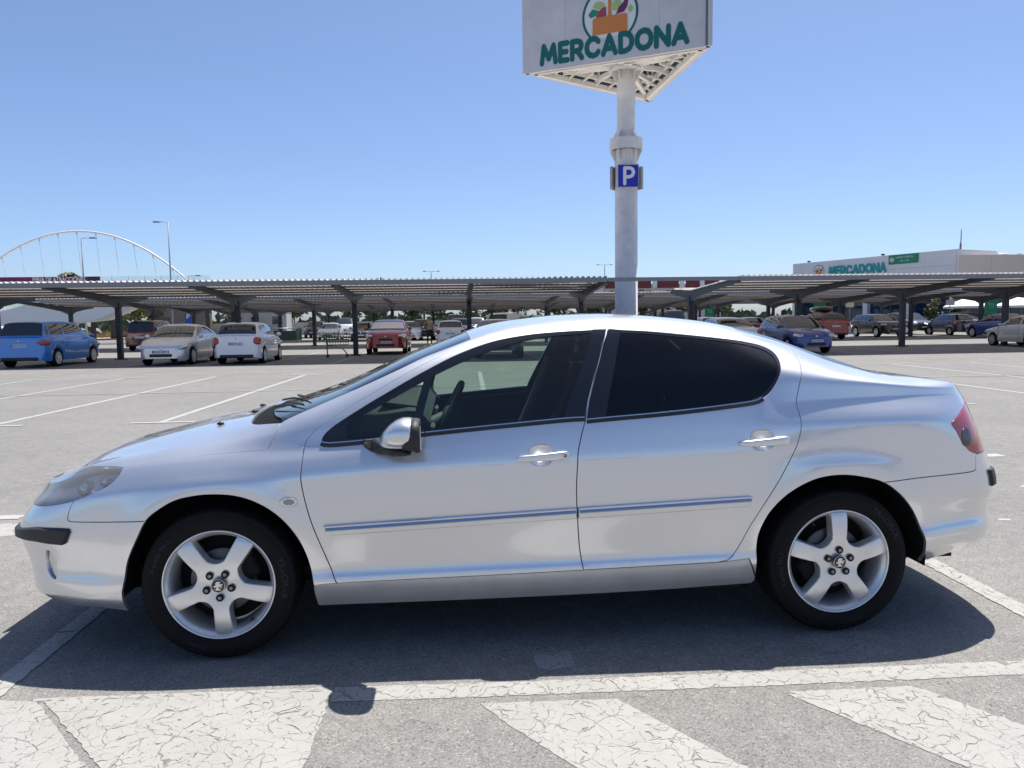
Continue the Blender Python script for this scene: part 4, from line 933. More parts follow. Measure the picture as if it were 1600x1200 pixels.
def paint_mat(name, col, wear=.5, crack=1.0):
    """Road paint, crazed and chipped; where it is gone the asphalt under it shows."""
    m, n, l, b = _newmat(name)
    tc = n.new('ShaderNodeTexCoord'); g = tc.outputs['Object']
    nz = n.new('ShaderNodeTexNoise'); nz.inputs['Scale'].default_value = 6; nz.inputs['Detail'].default_value = 8; l.new(g, nz.inputs[0])
    wp = n.new('ShaderNodeVectorMath'); wp.operation = 'MULTIPLY_ADD'; l.new(nz.outputs['Color'], wp.inputs[0]); wp.inputs[1].default_value = (.16, .16, 0); l.new(g, wp.inputs[2])
    masks = []
    for sc, th, gate in ((8.5, .014, 0), (22, .019, .12)):
        v = n.new('ShaderNodeTexVoronoi'); v.feature = 'DISTANCE_TO_EDGE'; v.inputs['Scale'].default_value = sc; l.new(wp.outputs[0], v.inputs[0])
        gn = n.new('ShaderNodeTexNoise'); gn.inputs['Scale'].default_value = 4+sc; gn.inputs['Detail'].default_value = 5; l.new(g, gn.inputs[0])
        thn = n.new('ShaderNodeMapRange'); l.new(gn.outputs[0], thn.inputs[0]); thn.inputs[1].default_value = .36+gate*.35; thn.inputs[2].default_value = .75; thn.inputs[3].default_value = -.004; thn.inputs[4].default_value = th*2.1*crack
        lt = n.new('ShaderNodeMath'); lt.operation = 'SUBTRACT'; l.new(thn.outputs[0], lt.inputs[0]); l.new(v.outputs['Distance'], lt.inputs[1])
        sm = n.new('ShaderNodeMapRange'); l.new(lt.outputs[0], sm.inputs[0]); sm.inputs[1].default_value = -.006; sm.inputs[2].default_value = .008; masks.append(sm.outputs[0])
    ch = n.new('ShaderNodeTexNoise'); ch.inputs['Scale'].default_value = 55; ch.inputs['Detail'].default_value = 6; ch.inputs['Roughness'].default_value = .7; l.new(g, ch.inputs[0])
    cr = n.new('ShaderNodeMapRange'); l.new(ch.outputs[0], cr.inputs[0]); cr.inputs[1].default_value = .74-.10*wear; cr.inputs[2].default_value = .78-.10*wear; masks.append(cr.outputs[0])
    ch2 = n.new('ShaderNodeTexNoise'); ch2.inputs['Scale'].default_value = 6; ch2.inputs['Detail'].default_value = 7; ch2.inputs['Roughness'].default_value = .75; l.new(g, ch2.inputs[0])
    cr2 = n.new('ShaderNodeMapRange'); l.new(ch2.outputs[0], cr2.inputs[0]); cr2.inputs[1].default_value = .76-.06*wear; cr2.inputs[2].default_value = .78-.06*wear; masks.append(cr2.outputs[0])
    cur = masks[0]
    for q in masks[1:]:
        mx = n.new('ShaderNodeMath'); mx.operation = 'MAXIMUM'; l.new(cur, mx.inputs[0]); l.new(q, mx.inputs[1]); cur = mx.outputs[0]
    inv = n.new('ShaderNodeMath'); inv.operation = 'SUBTRACT'; inv.inputs[0].default_value = 1; mul = n.new('ShaderNodeMath'); mul.operation = 'MULTIPLY'; mul.inputs[1].default_value = .80; l.new(cur, mul.inputs[0]); l.new(mul.outputs[0], inv.inputs[1]); l.new(inv.outputs[0], b.inputs['Alpha'])
    dn = n.new('ShaderNodeTexNoise'); dn.inputs['Scale'].default_value = 3.1; dn.inputs['Detail'].default_value = 9; dn.inputs['Roughness'].default_value = .72; l.new(g, dn.inputs[0])
    r = n.new('ShaderNodeValToRGB'); l.new(dn.outputs[0], r.inputs[0]); e = r.color_ramp.elements
    e[0].position, e[0].color = .3, (*[c*.84 for c in col], 1); e[1].position, e[1].color = .66, (*col, 1)
    l.new(r.outputs[0], b.inputs['Base Color']); b.inputs['Roughness'].default_value = .75
    bp = n.new('ShaderNodeBump'); bp.inputs['Strength'].default_value = .5; bp.inputs['Distance'].default_value = .002; l.new(ch.outputs[0], bp.inputs['Height']); l.new(bp.outputs[0], b.inputs['Normal'])
    return m
M_ASPH = asphalt_mat()
M_PAINT = paint_mat('worn_white_paint', (.350, .342, .320)); M_PAINTF = paint_mat('old_white_paint', (.40, .395, .385), .35, .6); M_FAINT = paint_mat('faded_paint', (.30, .297, .29), 1.6, .6)
mb = MB(); mb.quad((-900, -400, 0), (900, -400, 0), (900, 1500, 0), (-900, 1500, 0)); GROUND = tag(mb.build('ground', M_ASPH), kind='structure')
def flat(poly, mat=None, z=.002, name='painted_marking'):
    if mat in (None, M_PAINT, M_FAINT) and len(poly) > 2:       # ragged, worn edges
        rnd = random.Random(int(abs(poly[0][0]*991+poly[0][1]*577))); poly = [(x+rnd.gauss(0, .0028), y+rnd.gauss(0, .0028)) for x, y in resample(poly, .022)]
    mb = MB(); n = len(poly); ar = sum(poly[i][0]*poly[(i+1) % n][1]-poly[(i+1) % n][0]*poly[i][1] for i in range(n)); p = poly if ar > 0 else poly[::-1]
    mb.add([(x, y, z) for x, y in p], [tuple(range(n))]); return mb.build(name, mat or M_PAINT, GROUND)
def stripe(a, b, w, mat=None, z=.004, name='painted_line'):
    a, b = Vector(a), Vector(b); d = (b-a).normalized(); s = Vector((-d.y, d.x))*w/2
    return flat([tuple(a-s), tuple(b-s), tuple(b+s), tuple(a+s)], mat, z, name)
# the silver car's bay and the hatched apron in front of it
stripe((-.822, 4.0), (-.812, -1.13), .095); stripe((3.84, 4.2), (3.722, -.90), .11)
flat([(-.62, -1.146), (.501, -1.175), (1.219, -1.201), (2.098, -1.215), (3.338, -1.231), (4.4, -1.243), (4.4, -1.362), (3.249, -1.346), (2.207, -1.335), (1.21, -1.312), (.52, -1.292), (.52, -1.20), (-.62, -1.172)], z=.002)
flat([(-2.2, -1.10), (-.761, -1.150), (-.60, -1.176), (-.195, -1.66), (-.28, -1.80), (-2.2, -1.80)], z=.0028)
flat([(-.575, -1.1755), (.516, -1.2045), (.517, -1.292), (.511, -1.548), (.50, -1.80), (-.03, -1.80), (-.16, -1.654)], z=.0028)
flat([(1.086, -1.361), (1.60, -1.377), (2.05, -2.05), (1.56, -2.05), (1.193, -1.54)]); flat([(2.237, -1.388), (2.752, -1.394), (2.774, -1.412), (3.15, -1.98), (2.65, -1.98)])
flat([(3.40, -1.41), (3.92, -1.42), (4.3, -2.0), (3.8, -2.0)])
flat([(1.324, -.972), (1.49, -.932), (1.486, -1.081), (1.382, -1.117), (1.333, -1.089)], M_FAINT); flat([(2.112, -1.203), (2.158, -1.193), (2.209, -1.205), (2.16, -1.211), (2.114, -1.209)], M_FAINT)
stripe((-4.4, 1.90), (-2.26, 1.82), .12, M_PAINTF); flat([(-3.6, 1.72), (-2.136, 1.626), (-1.999, 1.321), (-2.6, 1.0), (-3.8, 1.1)], M_PAINT)
flat([(6.436, 3.263), (6.548, 3.265), (6.552, 3.133), (6.35, 3.108)], M_PAINTF); flat([(5.66, 1.80), (6.3, 2.2), (6.3, 2.06), (5.72, 1.76)], M_PAINTF); flat([(4.79, .88), (4.87, .86), (4.84, .82), (4.77, .84)], M_PAINTF)
# the empty block of bays behind: lines, T ends, the cross line and the dashed lane edge
for k in range(-8, 17):
    x = -10.44+2.43*k
    if -16 < x < 30:
        stripe((x-.19, 7.5), (x, 17.5), .105, M_PAINTF); stripe((x-.62, 7.44), (x+.30, 7.46), .11, M_PAINTF, .0075); stripe((x-.5, 17.56), (x+.42, 17.54), .12, M_PAINTF, .0075)
stripe((-18, 12.42), (34, 12.95), .07, M_FAINT, .011)
for k in range(-9, 34):
    x = -10.0+1.02*k
    stripe((x, 18.95), (x+.36, 18.95), .10, M_PAINTF); 
    if k % 2 == 0: stripe((x, 17.98), (x+.38, 17.97), .10, M_PAINTF)
# bays under the shelters
for row, (y0, y1, y2) in enumerate(((23.6, 29.5, 34.6), (39.4, 45.4, 50.4), (55.4, 61.4, 66.0))):
    for k in range(-4, 17):
        x = -13.2+2.485*k
        if (row and k > 13): continue
        stripe((x-.05, y0), (x+.05, y2), .10, M_PAINTF)
# ------------------------------------------------------------------ parking shelters
M_STEEL = pmat('dark_blue_steel', (.030, .036, .052), .45, .1, spec=.4, var=.15, vscale=3)
M_SHEET = tmat('roof_sheet', (.84, .78, .73), .7, .13, var=.16, vscale=1.3); M_PURLIN = pmat('purlin_steel', (.13, .12, .12), .6, .0)  # roof sheet's translucency is added to brighten the shaded undersides
SP = 4.965; ZC, ZF, ZB = 2.46, 2.83, 2.70; DF, DB = 5.9, 3.0
def sheet_mesh(w, ya, za, yb, zb):
    """Trapezoidal roof sheeting w wide; ribs run from a to b."""
    mb = MB(); P = .2069; n = int(round(w/P)); P = w/n; prof = []
    for k in range(n): x = k*P; prof += [(x, 0), (x+P*.50, 0), (x+P*.60, .065), (x+P*.90, .065)]
    prof.append((w, 0)); m = len(prof); t = -.004
    vs = [(x, ya, za+h) for x, h in prof]+[(x, yb, zb+h) for x, h in prof]
    up = (yb > ya)
    fs = [((i, i+1, m+i+1, m+i) if up else (m+i, m+i+1, i+1, i)) for i in range(m-1)]
    mb.add(vs, fs); return mb.mesh('roof_sheet', M_SHEET)
SH_F = sheet_mesh(SP, 0, ZC+.23, -DF, ZF+.13); SH_B = sheet_mesh(SP, 0, ZC+.23, DB, ZB+.15)
mb = MB(); mb.box((SP/2, 0, 0), (SP, .05, .07)); PURL = mb.mesh('purlin', M_PURLIN)
mb = MB(); mb.box((SP/2, 0, 0), (SP, .012, .16)); FASC = mb.mesh('fascia', pmat('fascia_steel', (.25, .255, .27), .45, .4))
mb = MB(); mb.box((0, 0, 1.22), (.20, .22, 2.44)); mb.box((0, 0, .012), (.42, .42, .024)); 
for sx in (-1, 1):
    for sy in (-1, 1): mb.box((sx*.16, sy*.16, .035), (.03, .03, .05))
COLM = mb.mesh('column', M_STEEL)
def arm_mesh(dy, z0, z1):
    """Tapered cantilever arm with a haunch at the column."""
    s = 1 if dy > 0 else -1; L = abs(dy); d = lambda t: z0+(z1-z0)*t
    top = [(0, d(0)+.18), (L, d(1)+.07)]; bot = [(L, d(1)-.07), (L*.5, d(.5)-.10), (L*.18, d(.18)-.16), (.10, d(0)-.30), (0, d(0)-.34)]
    mb = MB(); mb.prism([(y*s, z) for y, z in top+bot], 'x', -.07, .07)
    mb.prism([(y*s, z+.006) for y, z in [(0, d(0)+.18), (L, d(1)+.07), (L, d(1)+.055), (0, d(0)+.165)]], 'x', -.10, .10); return mb.mesh('arm', M_STEEL)
ARM_F, ARM_B = arm_mesh(-DF, ZC, ZF), arm_mesh(DB, ZC, ZB)
def carport(label, x0, y0, n, skip=(), slope=0.0, ends=(0, 0)):
    root = tag(empty('carport', (x0, y0, 0), slope), label, 'carport', 'parking shelters')
    for k in range(n+1):
        put('column', COLM, root, (k*SP, 0, 0)); put('arm', ARM_F, root, (k*SP, 0, 0)); put('arm', ARM_B, root, (k*SP, 0, 0))
    for k in list(range(n)):
        if k in skip: continue
        put('roof_sheet', SH_F, root, (k*SP, 0, 0)); put('roof_sheet', SH_B, root, (k*SP, 0, 0)); put('fascia', FASC, root, (k*SP, -DF-.012, ZF+.05))
        for i in range(6):
            t = .06+.92*i/5; put('purlin', PURL, root, (k*SP, -DF*t, ZC+(ZF-ZC)*t+.19-.08*t))
        for i in range(3):
            t = .15+.82*i/2; put('purlin', PURL, root, (k*SP, DB*t, ZC+(ZB-ZC)*t+.19-.06*t))
    return root
X1 = -13.215
carport('long parking shelter nearest on the left, over the blue and silver cars', X1-2*SP, 29.75, 6)
carport('parking shelter nearest on the right, from the sign column to the frame edge', X1+5*SP, 29.72, 4)
mb = MB(); mb.box((X1+4.5*SP, 29.75-DF-.02, ZF+.06), (SP*.995, .05, .14)); tag(mb.build('tie_beam', pmat('fascia_steel', (.25, .255, .27), .45, .4)), 'thin grey steel beam bridging the shelter gap in front of the sign column', 'beam')
carport('second row parking shelter seen through the gap, behind the nearest shelters', -22.79, 45.7, 16)
carport('third row parking shelter deep under the roofs, left of centre', -20.6, 61.7, 12)
carport('farthest parking shelter row, small posts before the hedge', -22.0, 77.7, 10)
# ------------------------------------------------------------------ parked cars of the background
M_GLASSB = pmat('car_glass', (.010, .014, .018), .04, 0, .8, spec=.7)
M_GLASSC = gmat('car_glass_clear', (.30, .36, .35), 1.5, dirt=.03)
M_LAMPW = pmat('headlamp_lens', (.62, .64, .66), .12, .5, .8); M_LAMPR = pmat('tail_lamp_lens', (.38, .018, .02), .15, 0, .8)
M_PLATE = pmat('number_plate', (.62, .64, .68), .45); M_INK = pmat('plate_ink', (.02, .02, .025), .6); M_SHADE = pmat('sun_shade', (.72, .74, .74), .35, .6, bump=.8, bscale=14)
def bg_wheel(r, spokes, hub):
    mb = MB(); mb.lathe([(r*.66, .02), (r*.72, -.008), (r*.86, -.016), (r*.97, .004), (r, .04), (r, .17), (r*.9, .19), (r*.3, .19)], 28, 'y'); ty = mb.mesh('tyre', M_RUBBER)
    mb = MB(); mb.lathe([(r*.69, .012), (r*.70, -.008), (r*.655, -.006), (r*.62, .03), (r*.60, .09), (.001, .09)], 28, 'y')
    for k in range(spokes):
        a = 2*math.pi*k/spokes; c, s = math.cos(a), math.sin(a); w = .22*r if spokes < 7 else .12*r; rot = Matrix(((c, 0, -s), (0, 1, 0), (s, 0, c)))
        mb.box(rot @ Vector((r*.36, .0, 0)), (r*.60, .024, w), rot)
    mb.lathe([(.001, -.020), (r*.15, -.018), (r*.18, .0)], 14, 'y'); ri = mb.mesh('rim', hub); return ty, ri
BW = {k: bg_wheel(*v) for k, v in {'s5': (.30, 5, M_ALLOY), 'm9': (.315, 9, M_ALLOY), 'm5': (.32, 5, M_ALLOY), 'b5': (.35, 5, M_ALLOY), 'cap': (.285, 11, pmat('wheel_cover', (.42, .43, .45), .4, .5))}.items()}
KINDS = {  # L, W, H, hood tip z, hood base z, belt rear z, tail z, windscreen base x, roof front x, roof rear x, rear glass base x, axle f, axle r, wheel, sill z
 'mpv': dict(L=4.47, W=1.83, H=1.66, zn=.78, zh=1.02, zb=1.10, zt=1.06, xs=1.38, xf=.35, xr=-1.78, xb=-2.12, af=1.36, ar=-1.37, w='m9', zs=.22),
 'hatch': dict(L=3.90, W=1.69, H=1.50, zn=.76, zh=.97, zb=1.05, zt=1.02, xs=.95, xf=.20, xr=-1.45, xb=-1.82, af=1.20, ar=-1.20, w='s5', zs=.20),
 'coupe_hatch': dict(L=4.26, W=1.77, H=1.47, zn=.72, zh=.96, zb=1.04, zt=1.03, xs=1.05, xf=.15, xr=-.95, xb=-1.98, af=1.30, ar=-1.31, w='m9', zs=.20),
 'saloon': dict(L=4.50, W=1.76, H=1.45, zn=.70, zh=.94, zb=1.01, zt=1.02, xs=1.00, xf=.15, xr=-1.00, xb=-1.72, af=1.32, ar=-1.32, w='m5', zs=.19),
 'suv': dict(L=4.45, W=1.84, H=1.66, zn=.90, zh=1.08, zb=1.15, zt=1.12, xs=1.05, xf=.25, xr=-1.70, xb=-2.05, af=1.32, ar=-1.32, w='b5', zs=.26),
 'small': dict(L=3.52, W=1.57, H=1.37, zn=.72, zh=.88, zb=.94, zt=.92, xs=.82, xf=.12, xr=-1.20, xb=-1.62, af=1.15, ar=-1.12, w='cap', zs=.20),
 'city': dict(L=3.56, W=1.63, H=1.49, zn=.80, zh=1.00, zb=1.04, zt=1.03, xs=.98, xf=.35, xr=-1.05, xb=-1.55, af=1.15, ar=-1.15, w='cap', zs=.20),
 'van': dict(L=5.10, W=1.96, H=2.25, zn=.98, zh=1.28, zb=1.30, zt=1.28, xs=1.85, xf=1.10, xr=-2.42, xb=-2.50, af=1.60, ar=-1.55, w='b5', zs=.25),
}
def lut(xk, yk, n=400):
    xs = np.linspace(xk[0], xk[-1], n); t = [float(v) for v in pchip(xk, yk, xs)]; x0 = float(xk[0]); k = (n-1)/(float(xk[-1])-x0)
    def f(x):
        i = min(max((x-x0)*k, 0), n-1.001); j = int(i); return t[j]+(t[j+1]-t[j])*(i-j)
    return f
def kind_fns(K):
    L, W = K['L'], K['W']
    xk = np.array([-L/2, -L/2+.10, K['xb'], K['xr'], 0, K['xs'], L/2-.55, L/2-.10, L/2]); o = np.argsort(xk); 
    zt_ = {-L/2: K['zt']-.05, -L/2+.10: K['zt'], K['xb']: K['zt']+.01, K['xr']: K['zb'], 0: (K['zb']+K['zh'])/2+.01, K['xs']: K['zh'], L/2-.55: K['zn']+.62*(K['zh']-K['zn']), L/2-.10: K['zn']+.02, L/2: K['zn']-.10}
    ks = sorted(zt_); kk = np.array(ks, float); kz = np.array([zt_[q] for q in ks], float)
    zs = lut(kk, kz)
    px = np.array([-L/2, -L/2+.06, -L/2+.22, -L/2+.55, 0, L/2-.75, L/2-.34, L/2-.12, L/2]); pw = np.array([.78, .88, .955, .99, 1, .985, .92, .80, .60])*W/2
    wf = lut(px, pw)
    rx = np.array([K['xb'], (K['xb']+K['xr'])/2, K['xr'], (K['xr']+K['xf'])/2+.2, K['xf'], (K['xf']*.5+K['xs']*.5), K['xs']])
    H = K['H']; zb, zh = zs(K['xb']), zs(K['xs'])
    rz = np.array([zb, zb+(H-.06-zb)*.56, H-.05, H, H-.05, zh+(H-.05-zh)*.56, zh])
    zr = lut(rx, rz)
    return zs, wf, zr
def lower_pt(K, F, x, i, sd):
    """Body side, i in 0..5 from sill to shoulder, then deck to the middle."""
    zs, wf, zr = F; r = {'s5': .30, 'm9': .315, 'm5': .32, 'b5': .35, 'cap': .285}[K['w']]; zb = K['zs']+(.10 if abs(x) > K['L']/2-.3 else 0)*0
    e = abs(x)-(K['L']/2-.22)
    if e > 0: zb += .06*e/.22
    for ax in (K['af'], K['ar']):
        d = abs(x-ax); Ra = r+.055
        if d < Ra: zb = max(zb, r+math.sqrt(max(0, Ra*Ra-d*d)))
    z1 = zs(x); w = wf(x); f = (0, .10, .42, .78, .95, 1.0)[min(i, 5)]
    g = (.955, .985, 1.0, .985, .955, .90)[min(i, 5)]
    if i <= 5: return Vector((x, sd*w*g, zb+(z1-zb)*f))
    if i == 6: return Vector((x, sd*w*.55, z1+.028*min(1, (K['L']/2-abs(x))/.4)))
    return Vector((x, 0, z1+.040*min(1, (K['L']/2-abs(x))/.4)))
def dome_pt(K, F, x, s, sd):
    """Greenhouse: s 0 at the belt, .5 at the roof rail, 1 on the centre line."""
    zs, wf, zr = F; z0, z1 = zs(x)-.01, zr(x); w0 = wf(x)*.905; k = min(1, max(0, (z1-z0)/(K['H']-z0))); w1 = w0-(.30 if K['w'] != 'van' else .2)*K['W']/2*.62*k-.02
    if K['H'] > 2: w1 = w0-.12*k
    if s <= .5:
        t = s/.5; b = math.sin(math.pi*t)*.022*k; return Vector((x, sd*(w0+(w1-w0)*t+b), z0+(z1-.045*k-z0)*t))
    t = (s-.5)/.5; return Vector((x, sd*w1*math.cos(t*math.pi/2)**.9, z1-.045*k+(.045*k+.018)*math.sin(t*math.pi/2)))
def bg_car(name, label, kind, xy, head, col, group='cars parked in the lot', plate=None, glass=None, detail=True, metal=.35, over=None, shade=False, seams=True, white_roof=False):
    K = dict(KINDS[kind]); K.update(over or {}); F = kind_fns(K); zs, wf, zr = F; L, W, H = K['L'], K['W'], K['H']; glass = glass or M_GLASSB
    root = tag(empty(name, (xy[0], xy[1], 0), head), label, 'car' if kind != 'van' else 'van', group)
    paint = car_paint('paint_%.2f_%.2f_%.2f' % col, col, .32, metal)
    r = {'s5': .30, 'm9': .315, 'm5': .32, 'b5': .35, 'cap': .285}[K['w']]
    xs = sorted(set([-L/2, -L/2+.03, -L/2+.10, -L/2+.25, L/2-.25, L/2-.10, L/2-.03, L/2]+[ax+q*(r+.055) for ax in (K['af'], K['ar']) for q in (-1.001, -.999, -.92, -.75, -.5, -.2, .2, .5, .75, .92, .999, 1.001)]+[float(q) for q in np.linspace(-L/2+.4, L/2-.4, 9)]))
    mb = MB(); vs = []; n = 15
    for x in xs:
        ring = [lower_pt(K, F, x, i, 1) for i in range(7)]+[lower_pt(K, F, x, 7, 1)]+[lower_pt(K, F, x, i, -1) for i in range(6, -1, -1)]
        vs += ring
    fs = [(i*n+k, (i+1)*n+k, (i+1)*n+k+1, i*n+k+1) for i in range(len(xs)-1) for k in range(n-1)]
    mb.add(vs, fs, True); o = len(vs)-n; mb.f += [tuple(range(n)), tuple(range(o, o+n))[::-1]]; mb.sm += [False]*2; mb.mi += [0]*2
    mb.build('body', paint, root)
    mb = MB(); mb.box((0, 0, K['zs']+.16), (L-.5, W*.72, .24)); mb.box(((K['af']+K['ar'])/2, 0, K['zs']+.10), (K['af']-K['ar']-2*r-.14, W*.93, .16)); mb.build('underbody', M_SHELL, root)
    # greenhouse shell (pillars and roof), then panes set into it
    gx = [K['xb']+(K['xs']-K['xb'])*t for t in np.linspace(0, 1, 25)]; ss = [0, .12, .25, .38, .5, .6, .75, .9, 1.0]
    mb = MB(); vs = []
    for x in gx: vs += [dome_pt(K, F, x, s, 1) for s in ss]+[dome_pt(K, F, x, s, -1) for s in ss[-2::-1]]
    n = len(ss)*2-1; mb.add(vs, [(i*n+k, (i+1)*n+k, (i+1)*n+k+1, i*n+k+1) for i in range(24) for k in range(n-1)], True)
    mb.build('roof_and_pillars', paint, root)
    def patch(pn, x0, x1, s0, s1, sds, mat, off=.006, nx=8, ns=5, skew=(0, 0), par=None):
        mb = MB()
        rows = []
        for a in np.linspace(0, 1, nx):
            row = []
            seq = [(s, sds[0]) for s in np.linspace(s0, s1, ns)]
            if len(sds) > 1: seq = seq+[(s, sds[1]) for s in np.linspace(s1, s0, ns)[1:]]
            for s, sd in seq:
                q = (s-s0)/(s1-s0+1e-9); x = (x0+skew[0]*q)*(1-a)+(x1+skew[1]*q)*a; x = min(max(x, K['xb']+.001), K['xs']-.001)
                p = dome_pt(K, F, x, s, sd); e = .01
                ta = dome_pt(K, F, min(x+e, K['xs']), s, sd)-dome_pt(K, F, max(x-e, K['xb']), s, sd); tb = dome_pt(K, F, x, min(s+.02, 1), sd)-dome_pt(K, F, x, max(s-.02, 0), sd)
                nn = ta.cross(tb); nn = nn.normalized() if nn.length > 1e-9 else Vector((0, 0, 1))
                if nn.dot(p-Vector((p.x, 0, zs(x)-.3))) < 0: nn = -nn
                row.append(p+nn*off)
            rows.append(row)
        m = len(rows[0]); V = [p for row in rows for p in row]; fs = []
        for i in range(nx-1):
            for k in range(m-1):
                a_, b_, c_, d_ = i*m+k, (i+1)*m+k, (i+1)*m+k+1, i*m+k+1; fs.append((a_, b_, c_, d_))
        mb.add(V, fs, True); return mb.build(pn, mat, par or root)
    d = K['xs']-K['xf']; dr = K['xr']-K['xb']
    patch('windscreen', K['xs']-.06*d, K['xf']+.10*d, .54, 1, (1, -1), glass)
    if shade: patch('sun_shade', K['xs']-.12*d, K['xf']+.25*d, .58, 1, (1, -1), M_SHADE, off=.008)
    if kind != 'van': patch('rear_window', K['xb']+.10*dr, K['xr']-.12*dr, .56, 1, (1, -1), M_GLASSB)
    xm = (K['xf']+K['xr'])/2+.02
    for sd in (1, -1):
        patch('side_window', K['xs']-.30*d, xm+.05, .08, .44, (sd,), glass, skew=(-.55*d, 0))
        if kind not in ('van',):
            patch('side_window', xm-.06, K['xr']+.10 if kind not in ('small', 'city') else K['xr']+.18, .08, .44, (sd,), M_GLASSB, skew=(0, .10))
            if kind in ('mpv', 'suv', 'saloon', 'coupe_hatch'): patch('side_window', K['xr']+.02, K['xb']+.55*dr, .10, .40, (sd,), M_GLASSB, skew=(.08, .25*dr), nx=5)
    # lamps, plates, bumpers, mirrors
    for sd in (1, -1):
        mb = MB(); y = wf(L/2-.20)*.86*sd; mb.box((L/2-.20, y, K['zn']-.055), (.40, .36, .15), Matrix.Rotation(R(9), 3, 'Y') @ Matrix.Rotation(R(-24)*sd, 3, 'Z'), bev=.06); mb.build('headlight', M_LAMPW, root)
        mb = MB(); zt = K['zt']-.20 if kind != 'van' else .95; mb.box((-L/2+.13, wf(-L/2+.13)*.90*sd, zt+.02), (.30, .24, .27) if kind != 'mpv' else (.32, .42, .17), Matrix.Rotation(R(12)*sd, 3, 'Z'), bev=.05); mb.build('tail_light', M_LAMPR, root)
        mb = MB(); y = wf(K['xs'])*1.02*sd; mb.ico((K['xs']-.32, y+.07*sd, zs(K['xs']-.3)+.05), 1, 2, (.06, .10, .075)); mb.build('wing_mirror', paint, root)
        if seams and detail:
            for xx, tilt in ((K['xs']-.12, -.10), (xm, .02), (K['xr']+.15 if kind not in ('small', 'city') else xm-.35, .16)):
                mb = MB(); V = []
                for i in (1, 2, 3, 4, 5):
                    f = i/5
                    for q in (-.006, .006):
                        p = lower_pt(K, F, xx-tilt*(1-f)+q, i, sd); V.append(p+Vector((0, sd*.003, .001)))
                mb.add(V, [(k*2, k*2+1, k*2+3, k*2+2) if sd < 0 else (k*2+2, k*2+3, k*2+1, k*2) for k in range(4)]); mb.build('door_seam', M_SHELL, root)
            for xx in (xm+.16, xm-.72):
                if kind in ('small', 'city') and xx < xm: continue
                mb = MB(); p = lower_pt(K, F, xx, 4, sd); mb.box(p+Vector((0, sd*.018, -.06)), (.17, .025, .028), bev=.008); mb.build('door_handle', paint, root)
    mb = MB(); w = wf(L/2-.02); mb.box((L/2-.015, 0, K['zn']-.22), (.05, w*1.05, .12), bev=.02); mb.build('grille', M_BLACK, root)
    mb = MB(); mb.box((L/2-.04, 0, K['zs']+.17), (.10, w*1.45, .15), bev=.03); mb.build('lower_grille', M_BLACK, root)
    mb = MB(); w2 = wf(-L/2+.03); mb.box((-L/2+.03, 0, K['zs']+.10), (.10, w2*1.7, .13), bev=.03); mb.build('rear_valance', M_TRIM, root)
    for xp, zp_, sg in ((L/2+.012, K['zs']+.30, 1), (-L/2-.012, (K['zt']-.28 if kind in ('hatch', 'mpv', 'suv', 'coupe_hatch', 'city') else K['zs']+.42), -1)):
        mb = MB(); mb.box((xp, 0, zp_), (.012, .52, .11)); pl = mb.build('number_plate', M_PLATE, root)
        if plate and sg == plate[1]:
            vs, fs = warp_text(plate[0], .105, lambda a, b: (xp+sg*.0075, a*.98*sg, zp_-.037+b)); mb = MB(); mb.add(vs, fs); mb.build('plate_number', M_INK, pl)
            mb = MB(); mb.box((xp+sg*.0070, -.24*sg, zp_), (.002, .035, .108)); mb.build('plate_band', pmat('plate_blue', (.02, .05, .30), .5), pl)
    mb = MB(); mb.ico((L/2+.006, 0, K['zn']-.10), 1, 1, (.012, .05, .05)); mb.build('badge', M_CHROME, root); mb = MB(); mb.ico((-L/2-.006, 0, K['zt']-.10), 1, 1, (.012, .045, .045)); mb.build('badge', M_CHROME, root)
    ty, ri = BW[K['w']]
    for ax in (K['af'], K['ar']):
        for sd in (1, -1):
            we = empty('wheel', (ax, sd*(W/2-.025), r)); we.parent = root; we.rotation_euler = (0, 0, math.pi if sd == 1 else 0)
            put('tyre', ty, we); put('rim', ri, we)
    return root
UPY, DNY = R(90), R(-90)
C_BLUE, C_SIL, C_WHITE, C_RED, C_DRED, C_DBLUE, C_NAVY, C_BLACK, C_GREY, C_DGREY = (.03, .24, .70), (.76, .77, .79), (.88, .89, .90), (.30, .012, .016), (.11, .012, .016), (.015, .05, .26), (.014, .018, .045), (.012, .013, .016), (.25, .26, .28), (.045, .048, .055)
bg_car('people_carrier', 'bright blue people carrier seen from behind, parked at the left edge', 'mpv', (-14.22, 26.2), UPY, C_BLUE, plate=('4997 FXM', -1), glass=M_GLASSB)
bg_car('hatchback_car', 'silver hatchback facing the camera between the blue and the white car', 'coupe_hatch', (-9.36, 25.95), DNY, C_SIL, plate=('5693 GJM', 1), metal=.6, shade=False, glass=M_GLASSB)
bg_car('hatchback_car', 'white hatchback seen from behind, parked right of the silver one', 'hatch', (-6.76, 25.85), UPY, C_WHITE, plate=('0987 HZL', -1), metal=0)
bg_car('suv_car', 'red car with a reflective sun shade, facing the camera beside the trolley', 'suv', (-2.03, 32.3), DNY, C_RED, plate=('0008 LXR', 1), shade=True, glass=M_GLASSB, over=dict(H=1.56))
bg_car('people_carrier', 'dark red people carrier seen from behind, far behind the silver hatchback', 'mpv', (-16.8, 43.2), UPY, C_DRED, over=dict(H=1.75, L=4.7, xr=-1.95, xb=-2.2, xs=1.4))
bg_car('hatchback_car', 'white car at the left frame edge, behind the blue people carrier', 'hatch', (-20.0, 33.4), UPY, C_WHITE, metal=0)
bg_car('saloon_car', 'dark car with its roof just above the silver hatchback', 'coupe_hatch', (-9.9, 36.2), UPY, C_BLACK, over=dict(H=1.55))
